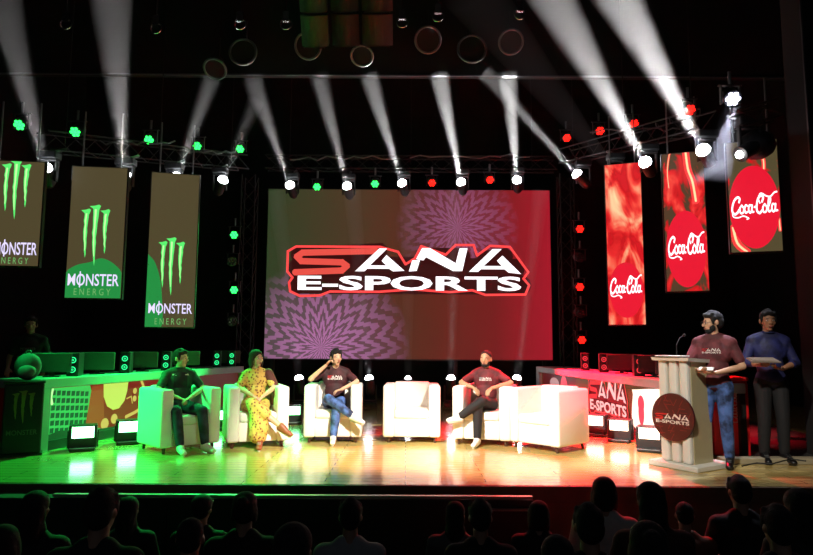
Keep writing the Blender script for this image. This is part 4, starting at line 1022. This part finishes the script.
RL_ = [((432, 183), 13.7, 'red lamp over the video wall right of its middle'), ((490, 180), 13.7, 'red lamp over the video wall between the two upright beams'), ((567, 138), 12.9, 'red lamp deepest in the right-hand slanting row'), ((600, 131), 11.8, 'red lamp second in the right-hand slanting row'), ((634, 124), 10.8, 'red lamp touched by the beam over the narrow red banner'), ((690, 110), 9.3, 'red lamp nearest the front, beside the brightest beam')]
for p, Y, lab in RL_: par(at(*p, Y), down, PR, lab, 'red lamps of the overhead trusses')
# side towers with lamps
tl = at(243, 400, 13.9); tr_ = at(570, 400, 13.7)
TH = at(243, 176, 13.9).z
truss((tl.x, 13.9, 0), (tl.x, 13.9, TH), 'upright truss tower just left of the video wall with green lamps')
truss((tr_.x, 13.7, 0), (tr_.x, 13.7, TH), 'upright truss tower just right of the video wall with red lamps')
for (p, lab) in (((234, 235), 'upper green lamp on the left truss tower'), ((234, 290), 'middle green lamp on the left truss tower')): par(at(*p, 13.45), V((.1, -1, -.15)), PG, lab, 'green lamps of the left tower')
for (p, lab) in (((580, 229), 'upper red lamp on the right truss tower'), ((580, 287), 'middle red lamp on the right truss tower'), ((582, 340), 'lowest red lamp on the right truss tower')): par(at(*p, 13.25), V((-.1, -1, -.15)), PR, lab, 'red lamps of the right tower')
def dark_par(p, Y, lab, g): par(at(*p, Y), V((.2, -.8, -.3)), mat('unlit_lens', (70, 72, 74), .15, .3), lab, g)
for p, Y, lab, g in (((232, 262), 13.5, 'unlit lamp between the two green lamps on the left tower', 'unlit lamps'), ((232, 322), 13.5, 'unlit lamp below the green lamps on the left tower', 'unlit lamps'), ((581, 258), 13.3, 'unlit lamp between upper and middle red lamp on the right tower', 'unlit lamps'), ((582, 314), 13.3, 'unlit lamp between middle and lowest red lamp on the right tower', 'unlit lamps')): dark_par(p, Y, lab, g)
# overhead trusses: back one over the wall, slanting ones over the wings
z0 = bases[6].z + .72
truss((at(262, 160, 13.75).x, 14.2, z0), (at(560, 160, 13.75).x, 14.2, z0), 'long overhead truss across the top of the video wall', hang=True)
def slant(i, j, lab):
    a, b = bases[i] + V((0, .55, .72)), bases[j] + V((0, .55, .72)); e = (b - a) * .12; truss(a - e, b + e, lab, hang=True)
slant(0, 3, 'overhead truss slanting back above the claw banners'); slant(12, 9, 'overhead truss slanting back above the red banners')
# cables hanging from the trusses
for i, (x0, x1, yy, Y) in enumerate(((100, 175, 143, 10.2), (180, 235, 152, 11.6), (290, 400, 158, 13.3), (410, 530, 156, 13.3), (590, 680, 130, 10.4))):
    pts = [tuple(at(x0 + (x1 - x0) * k / 12, yy + random.uniform(-2.5, 2.5), Y)) for k in range(13)]
    tag(MB().tube(pts, .014, 6).build('truss_cable', mat('cable_grey', (70, 72, 74), .4)), ['grey cable along the truss above the swoosh banner', 'grey cable along the truss left of the video wall', 'grey cable above the left half of the video wall', 'grey cable above the right half of the video wall', 'grey cable along the truss above the red banners'][i], 'cable')
# front white fixtures at right
f = par(at(733, 99, 7.6), V((-.15, -.75, -.6)), PW, 'bright bluish-white lamp high above the farthest right banner', None, R_=.09)
a = at(733, 104, 7.6); b = at(716, 176, 7.55); d = b - a
bm = MB().cyl(a, b, .10, .20, n=24).build('light_beam', haze_mat(BDEN * .8), f); bm.matrix_parent_inverse = Matrix.Translation(f.location).inverted()
s_ = spot('lamp', a, b, 1.0 * BEAM, (.75, .78, 1), 22, .5, .05); s_.parent = f; s_.matrix_parent_inverse = Matrix.Translation(f.location).inverted()
a = at(739, 155, 7.9); b = at(690, 182, 7.7)
mh, c = moving_head(a, b, 3.2, .5 * BEAM, 'small white moving light beside the farthest right banner, beam pointing down left', None, lens=.05, den=BDEN * .9, col=(.8, .82, 1)); 
q = at(760, 132, 7.9)
o = lattice(MB(), at(735, 121, 7.9), at(775, 110, 7.9), .22).build('lighting_bar', TRUSS); tag(o, 'short piece of truss holding lamps above the farthest right banner', 'truss')
o = MB().ell((0, 0, 0), (.24, .2, .20)).build('winch_motor', HOUSE, None, True); o.location = at(757, 145, 8.05); tag(o, 'dark rounded motor hanging above the farthest right banner', 'motor')
# lamp bodies made up to show the rings of beam light on the pelmet
RIM = mat('light_ring_grey', (92, 98, 104), .35, .5)
for i, (px, py, rr, tilt, lab) in enumerate(((243, 52, .245, 0, 'lamp-shaped stand-in for a full ring of light on the pelmet at left'), (215, 69, .20, .9, 'tilted lamp-shaped stand-in for a light ring low on the pelmet above the third white beam'), (308, 46, .235, .5, 'stand-in for a light ring half hidden by the hanging loudspeakers, left side'), (362, 56, .20, .9, 'stand-in for a dim light ring below the right hanging loudspeaker'), (428, 40, .235, .6, 'stand-in for a light ring right of the hanging loudspeakers'), (472, 49, .26, 0, 'lamp-shaped stand-in for a full ring of light on the pelmet at right'), (511, 42, .22, .6, 'stand-in for a light ring behind the long right-hand beam'))):
    r = empty('light_ring_standin', at(px, py, 11.2), 0, lab, 'stage light', 'stand-ins for light rings along the pelmet'); M = Matrix.Rotation(tilt, 4, 'X')
    MB().cyl((0, .02, 0), (0, .26, 0), rr * .95, rr * .6, n=28, M=M).build('housing', PELM, r); MB().ring((0, 0, 0), rr, .022, M, 36, 8).build('rim', RIM, r, True); MB().cyl((0, .0, 0), (0, .015, 0), rr * .93, n=28, M=M).build('lens', mat('lens_dark', (9, 11, 13), .95), r)
    MB().cyl((0, .2, .1), (0, .2, .7), .02).build('clamp', TRUSS, r)
# hanging loudspeakers
def line_array(px0, px1, py, Y, col, lab):
    a, b = at(px0, py, Y), at(px1, py, Y); w = b.x - a.x; r = empty('hanging_loudspeaker', ((a.x + b.x) / 2, Y, a.z), 0, lab, 'loudspeaker', 'hanging loudspeakers at top centre')
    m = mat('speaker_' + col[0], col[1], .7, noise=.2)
    for k in range(3):
        bb = MB(); n = 10; pts = []; h = .46
        for j in range(n + 1):
            t = j / n - .5; pts.append((t * w, -.22 + .30 * (t * 2) ** 2 * .5))
        pts += [(w * .42, .35), (-w * .42, .35)]
        N_ = len(pts); bb.poly([(x, y, .02) for x, y in pts] + [(x, y, h) for x, y in pts], [tuple(range(N_))[::-1], tuple(range(N_, 2 * N_))] + [(i, (i + 1) % N_, N_ + (i + 1) % N_, N_ + i) for i in range(N_)])
        TM = Matrix.Rotation(R(33), 4, 'X'); o = bb.build('cabinet', m, r); o.matrix_local = TM @ Matrix.Translation((0, 0, k * .48))
        g = MB().box((0, -.20, k * .48 + .012), (w * .8, .05, .014), M=TM).build('grille_edge', TRUSS, r)
    for s in (-1, 1): MB().cyl((s * w * .3, -.5, 1.1), (s * w * .3, -.5, 2.6), .012).build('hanging_wire', METAL, r)
line_array(303, 329, 47, 9.2, ('green', (50, 96, 56)), 'greenish hanging loudspeaker stack, left of the top centre cluster')  # faint green light on its front is put into the cabinet colour
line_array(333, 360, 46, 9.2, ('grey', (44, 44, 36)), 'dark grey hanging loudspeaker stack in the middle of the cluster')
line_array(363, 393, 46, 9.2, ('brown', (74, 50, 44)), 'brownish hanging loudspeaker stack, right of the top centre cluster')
# small clamps with bright edges
for i, (px, py) in enumerate(((240, 24), (156, 28), (438, 16), (286, 24), (402, 22), (520, 14), (66, 24))):
    b = MB().ring((0, 0, 0), .09, .012, None, 18, 6).box((0, 0, .12), (.10, .06, .16)).cyl((0, 0, .2), (0, 0, 9.5 - at(px, py, 9.6).z), .008)
    o = b.build('hanging_hook', mat('hook_chrome', (190, 190, 190), .2, 1.0)); o.location = at(px, py, 9.6); tag(o, ['bright rigging hook above the full light ring at left', 'bright rigging hook above the second beam, right side', 'rigging hook right of the hanging loudspeakers', 'rigging hook left of the hanging loudspeakers', 'rigging hook close to the right hanging loudspeaker', 'rigging hook by the long right-hand beam', 'rigging hook at top left between the two wide beams'][i], 'hook')

# ============================================================ lights
sc = bpy.context.scene
w = bpy.data.worlds.new('world'); sc.world = w; w.use_nodes = True; w.node_tree.nodes['Background'].inputs[0].default_value = (.5, .6, .7, 1); w.node_tree.nodes['Background'].inputs[1].default_value = .05
KC = (1, .93, .80)
spot('front_key_light', (-4.2, .9, 7.0), (1.5, 8.3, .3), 14000, KC, 18, .7, .12)
spot('front_key_light', (2.6, .9, 7.0), (-.7, 8.5, .3), 12000, KC, 18, .7, .12)
spot('front_key_light', (-1.0, .8, 6.5), (3.4, 7.2, 1.0), 3000, KC, 16, .6, .1)
spot('front_fill_light', (1.5, .8, 7.0), (-2.7, 8.2, .3), 700, (1, .93, .72), 20, .7, .15)
GC = (.008, 1, .14); RCo = (1, .006, .025)
spot('green_wash_light', (-5.6, 7.6, 4.4), (-3.2, 8.8, .3), 1400, GC, 40, .6, .1)
spot('green_wash_light', (-3.0, 11.2, 4.2), (-3.2, 8.0, 0), 2600, GC, 60, .6, .1)
spot('green_wash_light', (-1.2, 12.4, 3.9), (-4.3, 10.2, .5), 4500, GC, 34, .6, .1)
spot('green_side_light', (-6.3, 6.9, 2.6), (-3.0, 8.1, .4), 1500, GC, 26, .6, .1)
spot('red_wash_light', (2.4, 10.4, 4.2), (1.6, 9.4, 0), 3200, RCo, 60, .6, .1)
spot('red_wash_light', (2.9, 11.6, 4.2), (2.2, 8.6, .1), 4000, RCo, 50, .6, .1)
spot('red_wash_light', (1.0, 12.4, 3.9), (2.9, 11.2, .6), 24000, RCo, 46, .6, .1)
spot('red_side_light', (6.3, 8.5, 2.6), (2.1, 8.0, .4), 7000, RCo, 24, .6, .1)
spot('back_white_light', at(733, 99, 7.6) + V((0, .5, -.35)), (3.6, 7.0, 1.4), 250, (.8, .85, 1), 40, .5, .05)
sc.view_settings.view_transform = 'Standard'; sc.view_settings.look = 'None'; sc.view_settings.gamma = 1; sc.view_settings.use_curve_mapping = False; sc.view_settings.exposure = 0
cy = sc.cycles
cy.use_denoising = True
try: cy.denoiser = 'OPENIMAGEDENOISE'
except Exception: pass
cy.sample_clamp_indirect = 4; cy.max_bounces = 6; cy.volume_bounces = 0; cy.use_light_tree = True; cy.caustics_reflective = False; cy.caustics_refractive = False; cy.transparent_max_bounces = 24
